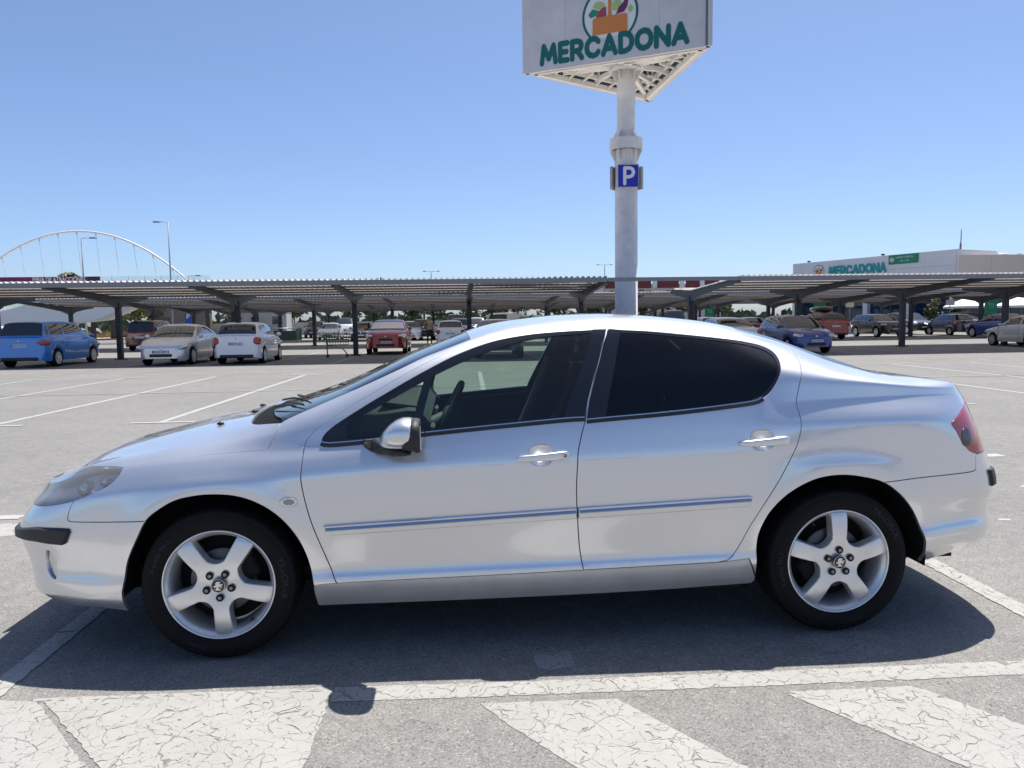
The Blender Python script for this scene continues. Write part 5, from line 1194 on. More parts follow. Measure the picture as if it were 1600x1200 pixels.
bg_car('suv_car', 'dark navy car facing the camera, seen through the front side window', 'suv', (2.75, 26.9), DNY, C_NAVY, plate=('2741 KPD', 1), over=dict(H=1.50))
bg_car('hatchback_car', 'blue hatchback facing the camera, just right above the silver roofline', 'hatch', (15.0, 26.6), DNY, C_DBLUE, plate=('0224 GTP', 1), over=dict(L=4.0), glass=M_GLASSB)
bg_car('saloon_car', 'pale saloon seen from behind left of the blue hatchback, dark rear screen', 'saloon', (12.3, 27.6), UPY, (.62, .63, .66), metal=.5)
bg_car('old_hatchback', 'old pale grey three-door hatchback with dark bumpers at the right edge', 'small', (26.35, 28.15), UPY, (.50, .50, .51), metal=.1, glass=M_GLASSB)
bg_car('suv_car', 'black high hatchback facing the camera, left of the right shelter post', 'suv', (30.1, 46.7), DNY, C_BLACK, over=dict(H=1.55, L=4.3), plate=('7513 MBC', 1))
bg_car('suv_car', 'dark grey car facing the camera behind the right shelter post', 'suv', (35.6, 52.2), DNY, C_DGREY)
bg_car('city_car', 'small dark navy car with a cream soft top, seen from behind', 'city', (36.35, 48.3), UPY, C_NAVY, plate=('6614 LNS', -1))
bg_car('saloon_car', 'silver car mostly hidden behind the black high hatchback', 'saloon', (28.9, 52.0), DNY, C_SIL, metal=.8)
bg_car('suv_car', 'bright red car carrying a dark roof box behind the blue hatchback', 'suv', (24.4, 43.6), UPY, C_RED)
bg_car('hatchback_car', 'white hatchback seen from behind, right of the standing man', 'hatch', (.80, 42.8), UPY, C_WHITE, metal=0, plate=('3175 HYS', -1))
bg_car('hatchback_car', 'dark grey car facing the camera left of the red car', 'hatch', (-6.1, 56.9), DNY, C_DGREY)
bg_car('hatchback_car', 'white car peeking out right of the red car', 'hatch', (-2.35, 57.0), DNY, C_WHITE, metal=0)
bg_car('suv_car', 'black car with its tailgate side hidden behind the man', 'suv', (-1.45, 58.6), UPY, C_BLACK)
bg_car('saloon_car', 'white saloon facing the camera deep under the shelters above the trolley', 'saloon', (-9.8, 64.3), DNY, C_WHITE, metal=0)
bg_car('pickup_van', 'pale van facing the camera behind the far white saloon', 'van', (-9.6, 72.6), DNY, (.55, .56, .58), over=dict(H=1.95, L=4.6), metal=.2)
bg_car('suv_car', 'dark car left of the far pale van', 'suv', (-12.75, 74.0), DNY, C_DGREY)
bg_car('saloon_car', 'navy car seen small right of the white hatchback by the man', 'suv', (1.5, 54.0), UPY, C_NAVY)
bg_car('box_van', 'white box van seen small above the white hatchback by the man', 'van', (1.2, 76.5), DNY, C_WHITE, metal=0, over=dict(H=2.2))
bg_car('off_roader', 'white off-roader facing the camera above the windscreen top', 'suv', (3.2, 70.5), DNY, C_WHITE, over=dict(H=1.8), metal=0)
bg_car('panel_van', 'white panel van parked broadside above the front of the roof', 'van', (6.0, 78.0), R(180), C_WHITE, over=dict(H=2.3), metal=0)
bg_car('pickup_van', 'dark tall van above the rear of the roof, right of the sign column', 'van', (22.9, 72.0), DNY, C_NAVY, over=dict(H=2.3))
bg_car('saloon_car', 'white car below the dark tall van right of the sign column', 'hatch', (19.0, 61.6), DNY, C_WHITE, metal=0)
bg_car('hatchback_car', 'grey car right of the end shelter post, above the roof', 'coupe_hatch', (21.4, 59.6), DNY, C_GREY, metal=.7)
bg_car('hatchback_car', 'white hatchback seen from behind right of the end shelter post', 'hatch', (17.9, 46.8), UPY, C_WHITE, metal=0)
bg_car('saloon_car', 'dark red car right behind the pale saloon', 'saloon', (20.9, 46.8), UPY, C_DRED)
bg_car('suv_car', 'dark grey car behind the cream-topped city car, below the green sign', 'suv', (43.9, 57.0), DNY, C_DGREY)
bg_car('saloon_car', 'blue car hidden behind the old hatchback at the right edge', 'saloon', (34.6, 40.9), UPY, C_DBLUE)
# extras on single cars
mb = MB(); secs = [(-1.05, .02, .02), (-1.0, .30, .12), (-.6, .40, .19), (.3, .42, .20), (.85, .36, .15), (1.02, .05, .03)]; V = []
for x, hw, hh in secs:
    for a in range(12):
        t = 2*math.pi*a/12; V.append((24.4+hw*math.copysign(abs(math.cos(t))**.6, math.cos(t)), 43.4+x, 1.88+hh*math.copysign(abs(math.sin(t))**.6, math.sin(t))))
mb.add(V, [(i*12+k, i*12+(k+1) % 12, (i+1)*12+(k+1) % 12, (i+1)*12+k) for i in range(5) for k in range(12)]+[tuple(range(12))[::-1], tuple(range(60, 72))], True)
tag(mb.build('roof_box', M_GLOSSBLK), 'dark roof box strapped on the bright red car', 'roof box')
# ------------------------------------------------------------------ lettering made of rounded strokes
STROKES = {
 'M': (1.02, [[(.13, .13), (.24, .87), (.51, .30), (.78, .87), (.89, .13)]]), 'E': (.66, [[(.53, .87), (.13, .87), (.13, .13), (.53, .13)], [(.13, .5), (.47, .5)]]),
 'R': (.78, [[(.13, .13), (.13, .87), (.42, .87), (.58, .80), (.63, .67), (.58, .53), (.42, .46), (.13, .46)], [(.40, .46), (.65, .13)]]),
 'C': (.88, [[(.75, .72), (.64, .83), (.48, .87), (.30, .82), (.17, .68), (.13, .5), (.17, .32), (.30, .18), (.48, .13), (.64, .17), (.75, .28)]]),
 'A': (.90, [[(.13, .13), (.45, .87), (.77, .13)], [(.24, .35), (.66, .35)]]), 'D': (.84, [[(.13, .13), (.13, .87), (.40, .87), (.60, .78), (.70, .62), (.70, .38), (.60, .22), (.40, .13), (.13, .13)]]),
 'O': (.98, [[(.49, .87), (.30, .82), (.17, .68), (.13, .5), (.17, .32), (.30, .18), (.49, .13), (.68, .18), (.81, .32), (.85, .5), (.81, .68), (.68, .82), (.49, .87)]]),
 'N': (.86, [[(.13, .13), (.13, .87), (.73, .13), (.73, .87)]]), 'P': (.76, [[(.13, .05), (.13, .95), (.42, .95), (.58, .88), (.65, .70), (.58, .52), (.42, .44), (.13, .44)]]),
}
def stroke_mesh(ch, th=.13, depth=.03, scale=1.0):
    """One letter as a solid; x along, z up, front face at y=-depth."""
    w, sts = STROKES[ch]; V, E, Fc = [], [], []
    for st in sts:
        for (x0, y0), (x1, y1) in zip(st[:-1], st[1:]):
            a = math.atan2(y1-y0, x1-x0); o = len(V)
            ring = [(x1+th*math.cos(a+t), y1+th*math.sin(a+t)) for t in np.linspace(-math.pi/2, math.pi/2, 9)]+[(x0+th*math.cos(a+t), y0+th*math.sin(a+t)) for t in np.linspace(math.pi/2, 3*math.pi/2, 9)]
            V += [Vector(p) for p in ring]; Fc.append(list(range(o, o+18)))
    v, e, f, ov, oe, of = delaunay_2d_cdt(V, [], Fc, 1, 1e-5)
    tris = [t for t, src in zip(f, of) if src]
    mb = MB(); n = len(v); P = [(p.x*scale, -depth, p.y*scale) for p in v]+[(p.x*scale, 0, p.y*scale) for p in v]; fs = []; cnt = {}
    for t in tris:
        ar = sum(v[t[i]].x*v[t[(i+1) % len(t)]].y-v[t[(i+1) % len(t)]].x*v[t[i]].y for i in range(len(t))); t = list(t) if ar > 0 else list(t)[::-1]
        fs.append(tuple(t))
        for i in range(len(t)): cnt[(t[i], t[(i+1) % len(t)])] = 1
    for a, b in list(cnt):
        if (b, a) not in cnt: fs.append((b, a, n+a, n+b))
    mb.add(P, fs); return mb, w*scale
def write(txt, h, x0, x1, y, z, mat, parent, th=.13, depth=.03):
    tot = sum(STROKES[c][0] for c in txt); k = (x1-x0)/tot; x = x0
    for c in txt:
        mb, w = stroke_mesh(c, th, depth, 1.0); mb.v = [(p[0]*k, p[1], p[2]*h) for p in mb.v]; mb.build('letter', mat, parent, (x, y, z)); x += STROKES[c][0]*k
def small_text(txt, size, loc, mat, parent, name='lettering', depth=.004, sx=1.0, bold=0.0, fit=None):
    vs, fs = warp_text(txt, size, lambda a, b: (a*sx, 0, b), bold)
    if fit: q = fit/(max(v[0] for v in vs)-min(v[0] for v in vs)); vs = [(v[0]*q, v[1], v[2]) for v in vs]
    mb = MB(); mb.add(vs, fs); return mb.build(name, mat, parent, loc)
def flatshape(name, poly, y, mat, parent, depth=.012):
    mb = MB(); mb.prism(poly, 'y', y-depth, y); return mb.build(name, mat, parent)
def ringpoly(cx, cz, r, a0, a1, n=40): return [(cx+r*math.cos(t), cz+r*math.sin(t)) for t in np.linspace(R(a0), R(a1), n)]
M_SIGNW = pmat('sign_grey_white', (.60, .59, .60), .4, var=.12, vscale=.9); M_TEAL = pmat('letter_green', (.004, .125, .115), .4); M_ORANGE = pmat('basket_orange', (.62, .22, .055), .5)
M_PURPLE = pmat('aubergine', (.16, .02, .10), .5); M_LRED = pmat('pepper_red', (.38, .06, .07), .5); M_LGREEN = pmat('leaf_pale', (.38, .52, .20), .5); M_MGREEN = pmat('leaf_green', (.02, .25, .14), .5); M_PALE = pmat('logo_white', (.72, .74, .74), .5)
M_POLE = pmat('painted_pole', (.68, .66, .65), .45, var=.18, vscale=1.4); M_TRUSS = pmat('truss_white', (.78, .76, .70), .5, var=.12, vscale=2); M_BACK = pmat('sign_back', (.14, .15, .17), .6)
def logo(parent, cx, cz, r, y, s=1.0):
    outer = ringpoly(cx, cz, r, -56, 236, 60); inner = ringpoly(cx, cz, r*.92, 236, -56, 60)
    flatshape('logo_ground', ringpoly(cx, cz, r*.95, -50, 230, 60), y, M_PALE, parent, .004); flatshape('logo_ring', outer+inner, y-.004, M_TEAL, parent)
    q = lambda pts: [(cx+a*r, cz+b*r) for a, b in pts]
    flatshape('logo_leaf', q([(-.78, .10), (-.62, .28), (-.45, .20), (-.30, .16), (-.34, .02), (-.55, .02), (-.70, -.02)]), y-.004, M_MGREEN, parent)
    flatshape('logo_leaf', q([(-.62, .34), (-.50, .50), (-.30, .48), (-.18, .40), (-.20, .22), (-.42, .22)]), y-.004, M_LGREEN, parent); flatshape('logo_leaf', q([(.08, .30), (.16, .52), (.38, .46), (.42, .26), (.26, .10), (.10, .12)]), y-.004, M_LGREEN, parent); flatshape('logo_leaf', q([(.62, .10), (.74, .24), (.84, .08), (.72, -.06)]), y-.004, M_LGREEN, parent)
    flatshape('logo_pepper', q([(-.50, -.05), (-.44, .12), (-.30, .24), (-.14, .30), (-.12, -.02)]), y-.0085, M_LRED, parent); flatshape('logo_aubergine', q([(.22, -.02), (.32, .20), (.48, .34), (.60, .52), (.68, .70), (.74, .64), (.66, .40), (.62, .18), (.50, .02)]), y-.0085, M_PURPLE, parent)
    flatshape('logo_handle', q([(-.06, -.05), (-.06, .95), (.06, .95), (.06, -.05)]), y-.0085, M_ORANGE, parent)
    flatshape('logo_basket', q([(-.62, -.62), (-.62, -.10), (-.56, -.04), (.56, -.04), (.62, -.10), (.62, -.62)]), y-.017, M_ORANGE, parent)
# ------------------------------------------------------------------ sign column
PY = tag(empty('sign_column', (8.70, 29.78, 0)), 'tall round sign column with a three-sided supermarket sign and blue parking plates', 'sign')
mb = MB(); mb.lathe([(.52, 0), (.52, .03), (.50, .03), (.50, 8.46), (.505, 8.82)], 40, 'z'); mb.lathe([(.41, 9.29), (.40, 9.35), (.40, 11.9), (.40, 12.16)], 40, 'z'); mb.build('pole', M_POLE, PY)
mb = MB(); mb.lathe([(.60, 8.82), (.72, 8.82)], 40, 'z'); mb.lathe([(.72, 8.82), (.72, 9.29)], 40, 'z'); mb.lathe([(.72, 9.29), (.40, 9.29)], 40, 'z'); mb.build('collar', M_POLE, PY)
for k in range(10):
    a = 2*math.pi*k/10+.2; c, s = math.cos(a), math.sin(a)
    for poly in ([(.49, 8.30), (.70, 8.75), (.70, 8.82), (.49, 8.82)], [(.39, 9.29), (.66, 9.29), (.66, 9.33), (.39, 9.72)], [(.39, 11.70), (.66, 12.10), (.66, 12.16), (.39, 12.16)]):
        if poly[0][1] > 9 and poly[0][1] < 10 and k % 2: continue
        mb = MB(); mb.prism(poly, 'y', -.012, .012); mb.v = [(x*c-y*s, x*s+y*c, z) for x, y, z in mb.v]; mb.build('gusset', M_POLE, PY)
mb = MB(); mb.lathe([(.001, 12.16), (.72, 12.16), (.74, 12.18), (.74, 12.24), (.001, 12.24)], 32, 'z'); mb.build('head_plate', M_POLE, PY)
VS = [Vector((4.15-8.70, 29.66-29.78)), Vector((11.26-8.70, 25.95-29.78)), Vector((10.76-8.70, 33.83-29.78))]
Z0, Z1 = 12.0, 16.1; EDGE = []
for i in range(3):
    a, b = VS[i], VS[(i+1) % 3]; e = (b-a).normalized(); L = (b-a).length; inn = Vector((-e.y, e.x)); EDGE.append((a, e, inn, L))
    f = empty('sign_face', (a.x, a.y, 0), math.atan2(e.y, e.x)); f.parent = PY
    for q in range(4): mb = MB(); w_ = (L-.16)/4; mb.box((.02+w_*(q+.5), .10, (Z0+Z1)/2), (w_-.006, .18, Z1-Z0)); mb.build('panel', M_SIGNW, f)
    mb = MB(); mb.box((L/2-.06, .215, (Z0+Z1)/2), (L-.20, .05, Z1-Z0-.06)); mb.build('panel_back', M_BACK, f)
    write('MERCADONA', .93, .80, 7.12, .008, 12.18, M_TEAL, f, th=.122, depth=.014); logo(f, 3.89, 13.83, 1.18, .0085)
    m1 = a+e*.25+inn*.75; m2 = b-e*.25+inn*.75
for i, (a, e, inn, L) in enumerate(EDGE):
    P3 = lambda p, z: (p.x, p.y, z)
    p0, p1 = a+e*.9+inn*.62, a+e*(L-.9)+inn*.62
    for q0, q1, w, h, z in ((a+e*.35+inn*.30, a+e*(L-.35)+inn*.30, .16, .22, 12.08), (p0, p1, .12, .18, 12.34)):
        mb = MB(); mb.bar(P3(q0, z), P3(q1, z), w, h); mb.build('edge_beam', M_TRUSS, PY)
    for k in range(9):
        t = .7+(L-1.4)*k/8; mb = MB(); mb.bar(P3(a+e*t+inn*.2, 12.05), P3(a+e*t+inn*(1.1 if 1 < k < 7 else .75), 12.30), .06, .09); mb.build('rib', M_TRUSS, PY)
        if k % 2 == 0: mb = MB(); mb.bar(P3(a+e*t+inn*.6, 12.4), P3(a+e*t+inn*.45, 15.6), .10, .10, (1, 0, 0)); mb.build('upright', M_TRUSS, PY)
    for t in (.25, .5, .75):
        q = a+e*L*t+inn*.4; mb = MB(); mb.bar(P3(Vector((0, 0)), 12.42), P3(q, 12.30), .16, .20); mb.build('radial_beam', M_TRUSS, PY)
    mb = MB(); mb.bar(P3(Vector((0, 0)), 12.44), P3(a*.90, 12.25), .20, .24); mb.build('radial_beam', M_TRUSS, PY)
    mb = MB(); mb.bar(P3(a+e*L*.25+inn*.55, 12.5), P3(a+e*L*.45+inn*.5, 14.4), .08, .08); mb.build('brace', M_TRUSS, PY)
for i, ang in enumerate((R(-90)+R(-4), R(30), R(150))):
    f = empty('parking_plate', (.56*math.cos(ang), .56*math.sin(ang), 7.62), ang+R(90)); f.parent = PY
    mb = MB(); mb.box((0, .02, 0), (.92, .10, .98)); mb.build('plate_frame', pmat('plate_grey', (.42, .41, .40), .5), f)
    mb = MB(); mb.box((0, -.037, 0), (.86, .012, .92)); mb.build('plate', pmat('parking_blue', (.008, .02, .42), .4), f)
    mb, w = stroke_mesh('P', .095, .010, .74); mb.v = [(p[0]-.25, p[1]-.0435, p[2]-.37) for p in mb.v]; mb.build('letter', M_PALE, f)
# ------------------------------------------------------------------ supermarket
ST = tag(empty('supermarket', (39.88, 81.84, 0), math.atan2(-.923, .384)), 'white supermarket building with green lettering along its roof band', 'building')
M_CLAD = pmat('white_cladding', (.66, .65, .67), .4, .1, var=.04, vscale=.5); M_STONE = pmat('beige_cladding', (.60, .51, .44), .6, var=.06, vscale=.6); M_SHOPG = pmat('shopfront_glass', (.006, .02, .045), .05, 0, .8)
for r_ in range(2):
    for k in range(6):
        mb = MB(); mb.box((1.63+3.25*k, .10, 5.31+1.445*r_), (3.235, .20, 1.43)); mb.build('cladding_panel', M_CLAD, ST)
mb = MB(); mb.box((9.75, 3.2, 5.8), (19.5, 5.8, 3.1)); mb.box((9.75, 3.4, 2.2), (19.3, 5.4, 4.4)); mb.build('wall', M_CLAD, ST)
for k in range(8):
    mb = MB(); mb.box((1.4+2.4*k, .62, 2.15), (2.28, .10, 4.1)); mb.build('shop_window', M_SHOPG, ST)
for k in range(5):
    mb = MB(); mb.box((.3+4.7*k, .25, 2.25), (.55, .5, 4.5)); mb.build('pillar', M_CLAD, ST)
write('MERCADONA', 1.08, 5.02, 12.15, -.004, 5.78, pmat('letter_teal', (.01, .30, .32), .35), ST, th=.112, depth=.10); logo(ST, 3.70, 6.40, .72, -.004)
mb = MB(); mb.box((14.0, -.05, 6.98), (3.2, .08, .92)); bn = mb.build('banner', pmat('banner_green', (.01, .22, .12), .6), ST)
mb = MB(); mb.lathe([(.001, -.012), (.26, -.012), (.26, 0)], 20, 'y', (12.78, -.09, 6.98)); mb.build('banner_seal', pmat('seal_cream', (.55, .55, .35), .6), bn); small_text('HORARIO COMERCIAL', .26, (14.15, -.095, 7.08), M_PALE, bn, sx=.72); small_text('9:00 - 21:30', .26, (14.15, -.095, 6.72), M_PALE, bn, sx=.8)
for s in (2.2, 11.6): mb = MB(); mb.box((s, .1, 7.60), (.30, .25, .16), bev=.03); mb.bar((s, .15, 7.45), (s, .15, 7.56), .05, .05); mb.build('floodlight', M_TRIM, ST)
mb = MB(); mb.box((9.75, 3.2, 7.40), (19.3, 5.6, .10)); mb.build('roof', M_STONE, ST)
WG = tag(empty('shop_wing', (47.4, 63.9, 0)), 'lower beige wing of the supermarket at the right frame edge', 'building')
for k in range(5): mb = MB(); mb.box((1.6+3.4*k, .12, 5.55), (3.385, .24, 2.75)); mb.build('cladding_panel', M_STONE, WG)
mb = MB(); mb.box((11, 5.2, 3.4), (21.6, 9.8, 6.8)); mb.build('wall', M_STONE, WG)
for k in range(6): mb = MB(); mb.box((1.5+2.6*k, .22, 2.0), (2.4, .12, 3.9)); mb.build('shop_window', M_SHOPG, WG)
mb = MB(); mb.box((6.6, 3.0, 7.05), (.9, .9, .5), bev=.1); mb.build('roof_fan', M_CLAD, WG); mb = MB(); mb.box((8.3, 3.0, 7.0), (.3, .3, .55)); mb.build('flue', M_CLAD, WG)
mb = MB(); mb.tube([(2.3, 3.0, 6.8), (2.35, 3.0, 9.6)], .045, 8); mb.tube([(2.31, 3.0, 7.6), (2.31, 3.0, 8.3)], .09, 8); mb.build('aerial', M_PURLIN, WG)
# ------------------------------------------------------------------ red and white block behind the shelters
RB_ = tag(empty('far_block', (24.0, 113.0, 0)), 'distant low block with dark red and white panels behind the sign column', 'building')
mb = MB(); mb.box((9.2, 4.1, 3.4), (18.6, 8, 6.8)); mb.build('wall', M_STONE, RB_)
for x, w in ((1.6, 3.0), (3.9, 1.3), (6.1, 2.7), (10.1, 3.4), (14.0, 2.2), (17.0, 2.4)): mb = MB(); mb.box((x, .02, 6.75), (w, .16, 1.15)); mb.build('red_panel', pmat('red_panel', (.16, .022, .024), .5), RB_)
for x in (5.0, 8.0, 12.3, 15.5): mb = MB(); mb.box((x, .02, 6.75), (.7, .18, 1.0)); mb.build('white_panel', M_PALE, RB_)
for x in (2.2, 6.2, 11.0): mb = MB(); mb.box((x, .04, 4.9), (2.6, .14, 1.7)); mb.build('red_panel', pmat('red_panel', (.16, .022, .024), .5), RB_)
for x in (4.4, 8.6, 13.4): mb = MB(); mb.box((x, .05, 4.7), (1.2, .12, .9)); mb.build('window', M_SHOPG, RB_)
mb = MB(); mb.box((13, 3, 7.4), (1.2, 1.2, .5)); mb.build('roof_unit', M_CLAD, RB_)
# ------------------------------------------------------------------ footbridge on the left
BR = tag(empty('footbridge', (-43.5, 92, 0)), 'white arched footbridge with hangers and a magenta fair banner on its deck', 'bridge')
M_WHITE = pmat('bridge_white', (.70, .71, .72), .45); M_RAIL = gmat('rail_glass', (.93, .96, .97), 1.3, dirt=.05)
arch = lambda x: 12.75-5.9*abs(x/12.4)**2.05
mb = MB(); mb.tube([(x, 0, arch(x)) for x in np.linspace(-12.6, 12.6, 41)], .135, 10); mb.build('arch', M_WHITE, BR)
for x in np.arange(-11, 11.5, 2.17):
    z = arch(x)
    if z > 7.2: mb = MB(); mb.tube([(x, 0, z-.1), (x+.35, .0, 6.7)], .028, 5); mb.build('hanger', M_WHITE, BR); mb = MB(); mb.box((x, 0, z-.25), (.14, .14, .25)); mb.build('hanger_lug', M_WHITE, BR)
mb = MB(); mb.box((-8, .6, 6.25), (62, 3.2, .8), bev=.2); mb.build('deck', M_WHITE, BR)
for k in range(26):
    x = -34+1.9*k
    if -28 < x < 15: mb = MB(); mb.box((x+.95, -.95, 7.0), (1.86, .02, .72)); mb.build('rail_panel', M_RAIL, BR); mb = MB(); mb.box((x, -.96, 7.0), (.05, .06, .78)); mb.build('rail_post', M_WHITE, BR)
mb = MB(); mb.box((-6.6, -1.05, 7.02), (18.6, .03, .66)); bn = mb.build('banner', pmat('banner_magenta', (.16, .02, .11), .6, var=.35, vscale=.35), BR)
small_text('FERIA DE ATRACCIONES', .72, (-2.0, -1.07, 6.80), M_PALE, bn, bold=.016, fit=6.0)
mb = MB(); mb.box((2.0, -1.069, 7.02), (1.35, .01, .62)); mb.build('banner_end', pmat('banner_navy', (.05, .015, .08), .6), bn)
RP = tag(empty('footbridge_ramp', (-26, 60, 0)), 'white wedge-shaped ramp of the footbridge under the shelter at the left edge', 'ramp')
mb = MB(); mb.prism([(-40, .4), (-40, 1.35), (-9, 2.72), (-6, 3.5), (10, 5.0), (10, 4.5), (1.4, 3.25), (-1.7, 1.95), (-4.4, 1.70), (-5.0, 0), (-40, 0)], 'y', 0, 3.0); mb.build('ramp_body', M_WHITE, RP)
for k in range(14): mb = MB(); x = -24+1.6*k; z = 1.35+(x+40)/31*1.37; mb.box((x, .1, z+.75), (1.45, .03, .95)); mb.build('rail_panel', M_RAIL, RP); mb = MB(); mb.box((x+.8, .1, z+.6), (.07, .07, 1.3)); mb.build('rail_post', M_WHITE, RP)
# ------------------------------------------------------------------ lamp posts
M_LAMP = pmat('lamp_post_grey', (.30, .31, .33), .5, .3)
def lamp(x, y, h, dirs, label, head=.75):
    e = tag(empty('lamp_post', (x, y, 0)), label, 'lamp post', 'lamp posts')
    mb = MB(); mb.tube([(0, 0, 0), (0, 0, h*.5), (0, 0, h)], [.11, .085, .055], 8); mb.build('post', M_LAMP, e)
    for d in dirs:
        mb = MB(); mb.tube([(0, 0, h-.03), (d*.95, 0, h+.02)], .035, 6); mb.build('bracket', M_LAMP, e)
        mb = MB(); mb.box((d*(.85+head/2), 0, h), (head, .30, .12), bev=.04); mb.build('lamp_head', M_BLACK, e)
lamp(-30.2, 84, 12.8, (-1,), 'tallest lamp post, right of the bridge arch crown'); lamp(-39.5, 84, 11.1, (1,), 'lamp post standing in front of the bridge arch'); lamp(-33.6, 100, 7.9, (1,), 'short lamp post at the right foot of the bridge arch')
lamp(-2.2, 110, 8.85, (-1, 1), 'double-headed lamp post above the shelter left of centre', .35); lamp(23.6, 110, 9.6, (-1, 1), 'double-headed lamp post just left of the sign column', .35)
# ------------------------------------------------------------------ planting
def leaf_mat(name, c1, c2):
    m, n, l, b = _newmat(name); tc = n.new('ShaderNodeTexCoord'); nz = n.new('ShaderNodeTexNoise'); nz.inputs['Scale'].default_value = 1.6; nz.inputs['Detail'].default_value = 5; l.new(tc.outputs['Object'], nz.inputs[0])
    r = n.new('ShaderNodeValToRGB'); l.new(nz.outputs[0], r.inputs[0]); e = r.color_ramp.elements; e[0].position, e[0].color = .35, (*c1, 1); e[1].position, e[1].color = .68, (*c2, 1); l.new(r.outputs[0], b.inputs['Base Color']); b.inputs['Roughness'].default_value = .6; return m
M_LEAF = [leaf_mat('leaf_dark', (.03, .05, .022), (.09, .13, .055)), leaf_mat('leaf_olive', (.05, .065, .028), (.13, .15, .06)), leaf_mat('leaf_yellow', (.09, .11, .03), (.22, .23, .06))]; M_BARK = pmat('bark', (.10, .075, .055), .9, var=.3, vscale=6)
def crown(mb, c, rx, rz, n, size, seed):
    rnd = random.Random(seed); cl = [(Vector((rnd.gauss(0, .42), rnd.gauss(0, .42), rnd.gauss(0, .38))), .25+.25*rnd.random()) for _ in range(max(6, n//45))]
    for _ in range(n):
        q, rr = rnd.choice(cl); d = Vector((rnd.gauss(0, 1), rnd.gauss(0, 1), rnd.gauss(0, 1))).normalized()*rr*rnd.random()**.4; p = q+d; p = Vector((c[0]+p.x*rx, c[1]+p.y*rx, c[2]+p.z*rz))
        u = Vector((rnd.gauss(0, 1), rnd.gauss(0, 1), rnd.gauss(0, .6))).normalized(); v = u.cross(Vector((rnd.gauss(0, 1), rnd.gauss(0, 1), rnd.gauss(0, 1)))).normalized(); s = size*(.6+.8*rnd.random())
        mb.add([p-u*s, p+v*s*.5, p+u*s, p-v*s*.5], [(0, 1, 2, 3)])
def tree(x, y, h, rx, kind, label, seed, n=700, bush=False, group='trees round the lot'):
    e = tag(empty('shrub' if bush else 'broadleaf_tree', (x, y, 0)), label, 'shrub' if bush else 'tree', group); rnd = random.Random(seed)
    mb = MB(); th = h*(.3 if bush else .5); mb.tube([(0, 0, 0), (.1*rnd.random(), .05, th*.5), (.2*rnd.random()-.1, 0, th)], [.05*h**.5, .04*h**.5, .02*h**.5], 7)
    for k in range(4):
        a = rnd.random()*6.28; mb.tube([(0, 0, th*.75), (math.cos(a)*rx*.3, math.sin(a)*rx*.3, th+.2*h), (math.cos(a)*rx*.6, math.sin(a)*rx*.6, th+.33*h)], [.03*h**.5, .015*h**.5, .005], 5)
    mb.build('trunk', M_BARK, e); mb = MB(); crown(mb, (0, 0, h*.52 if bush else h*.72), rx, h*(.52 if bush else .36), n, .16 if bush else .28, seed); mb.build('crown', M_LEAF[kind], e); return e
PL = [(-27.5, 98, 5.5, 1.9), (-23.8, 103, 6, 2.0), (-20.2, 100, 5.2, 1.8), (-16.6, 104, 6.2, 2.2), (-12.8, 101, 5.4, 2.0), (-8.8, 105, 5.8, 2.2), (-4.8, 101, 5.0, 2.0), (-1.0, 104, 5.6, 2.2), (2.8, 102, 5.4, 2.1), (6.6, 105, 5.2, 2.0), (11, 103, 5.0, 2.0), (15, 101, 4.6, 1.9), (20, 98, 4.4, 1.8), (26, 97, 4.6, 2.0), (31, 95, 4.2, 1.8), (36, 97, 4.4, 1.9)]
WHERE = ['leftmost of the far trees behind the boundary wall', 'second far tree from the left behind the boundary wall', 'third far tree from the left behind the boundary wall', 'fourth far tree from the left behind the boundary wall', 'fifth far tree from the left, beyond the far pale van', 'sixth far tree from the left, beyond the far pale van', 'far tree seen left above the red car', 'far tree seen right above the red car', 'far tree above the white hatchback by the man', 'far tree above the white off-roader', 'far tree above the white panel van', 'far tree between the green bins and the sign column', 'far olive tree just right of the sign column', 'far olive tree above the grey car', 'far olive tree left above the blue hatchback', 'rightmost far olive tree beside the supermarket']
for i, ((x, y, h, rx), wh) in enumerate(zip(PL, WHERE)): tree(x, y, h, rx, 0 if i < 12 else 1, wh, 100+i, 800)
tree(-28.6, 70, 4.2, 1.5, 2, 'yellow-green young tree between the shelter posts on the left', 7, 700); tree(-33.5, 86, 5.0, 1.6, 0, 'dark tree behind the dry verge on the left', 8, 600)
tree(43.7, 61.6, 2.7, 1.0, 1, 'left of two feathery olive shrubs before the shop wing', 21, 900, True, 'shrubs by the shop'); tree(45.75, 61.6, 2.6, .95, 1, 'right of two feathery olive shrubs before the shop wing', 22, 900, True, 'shrubs by the shop')
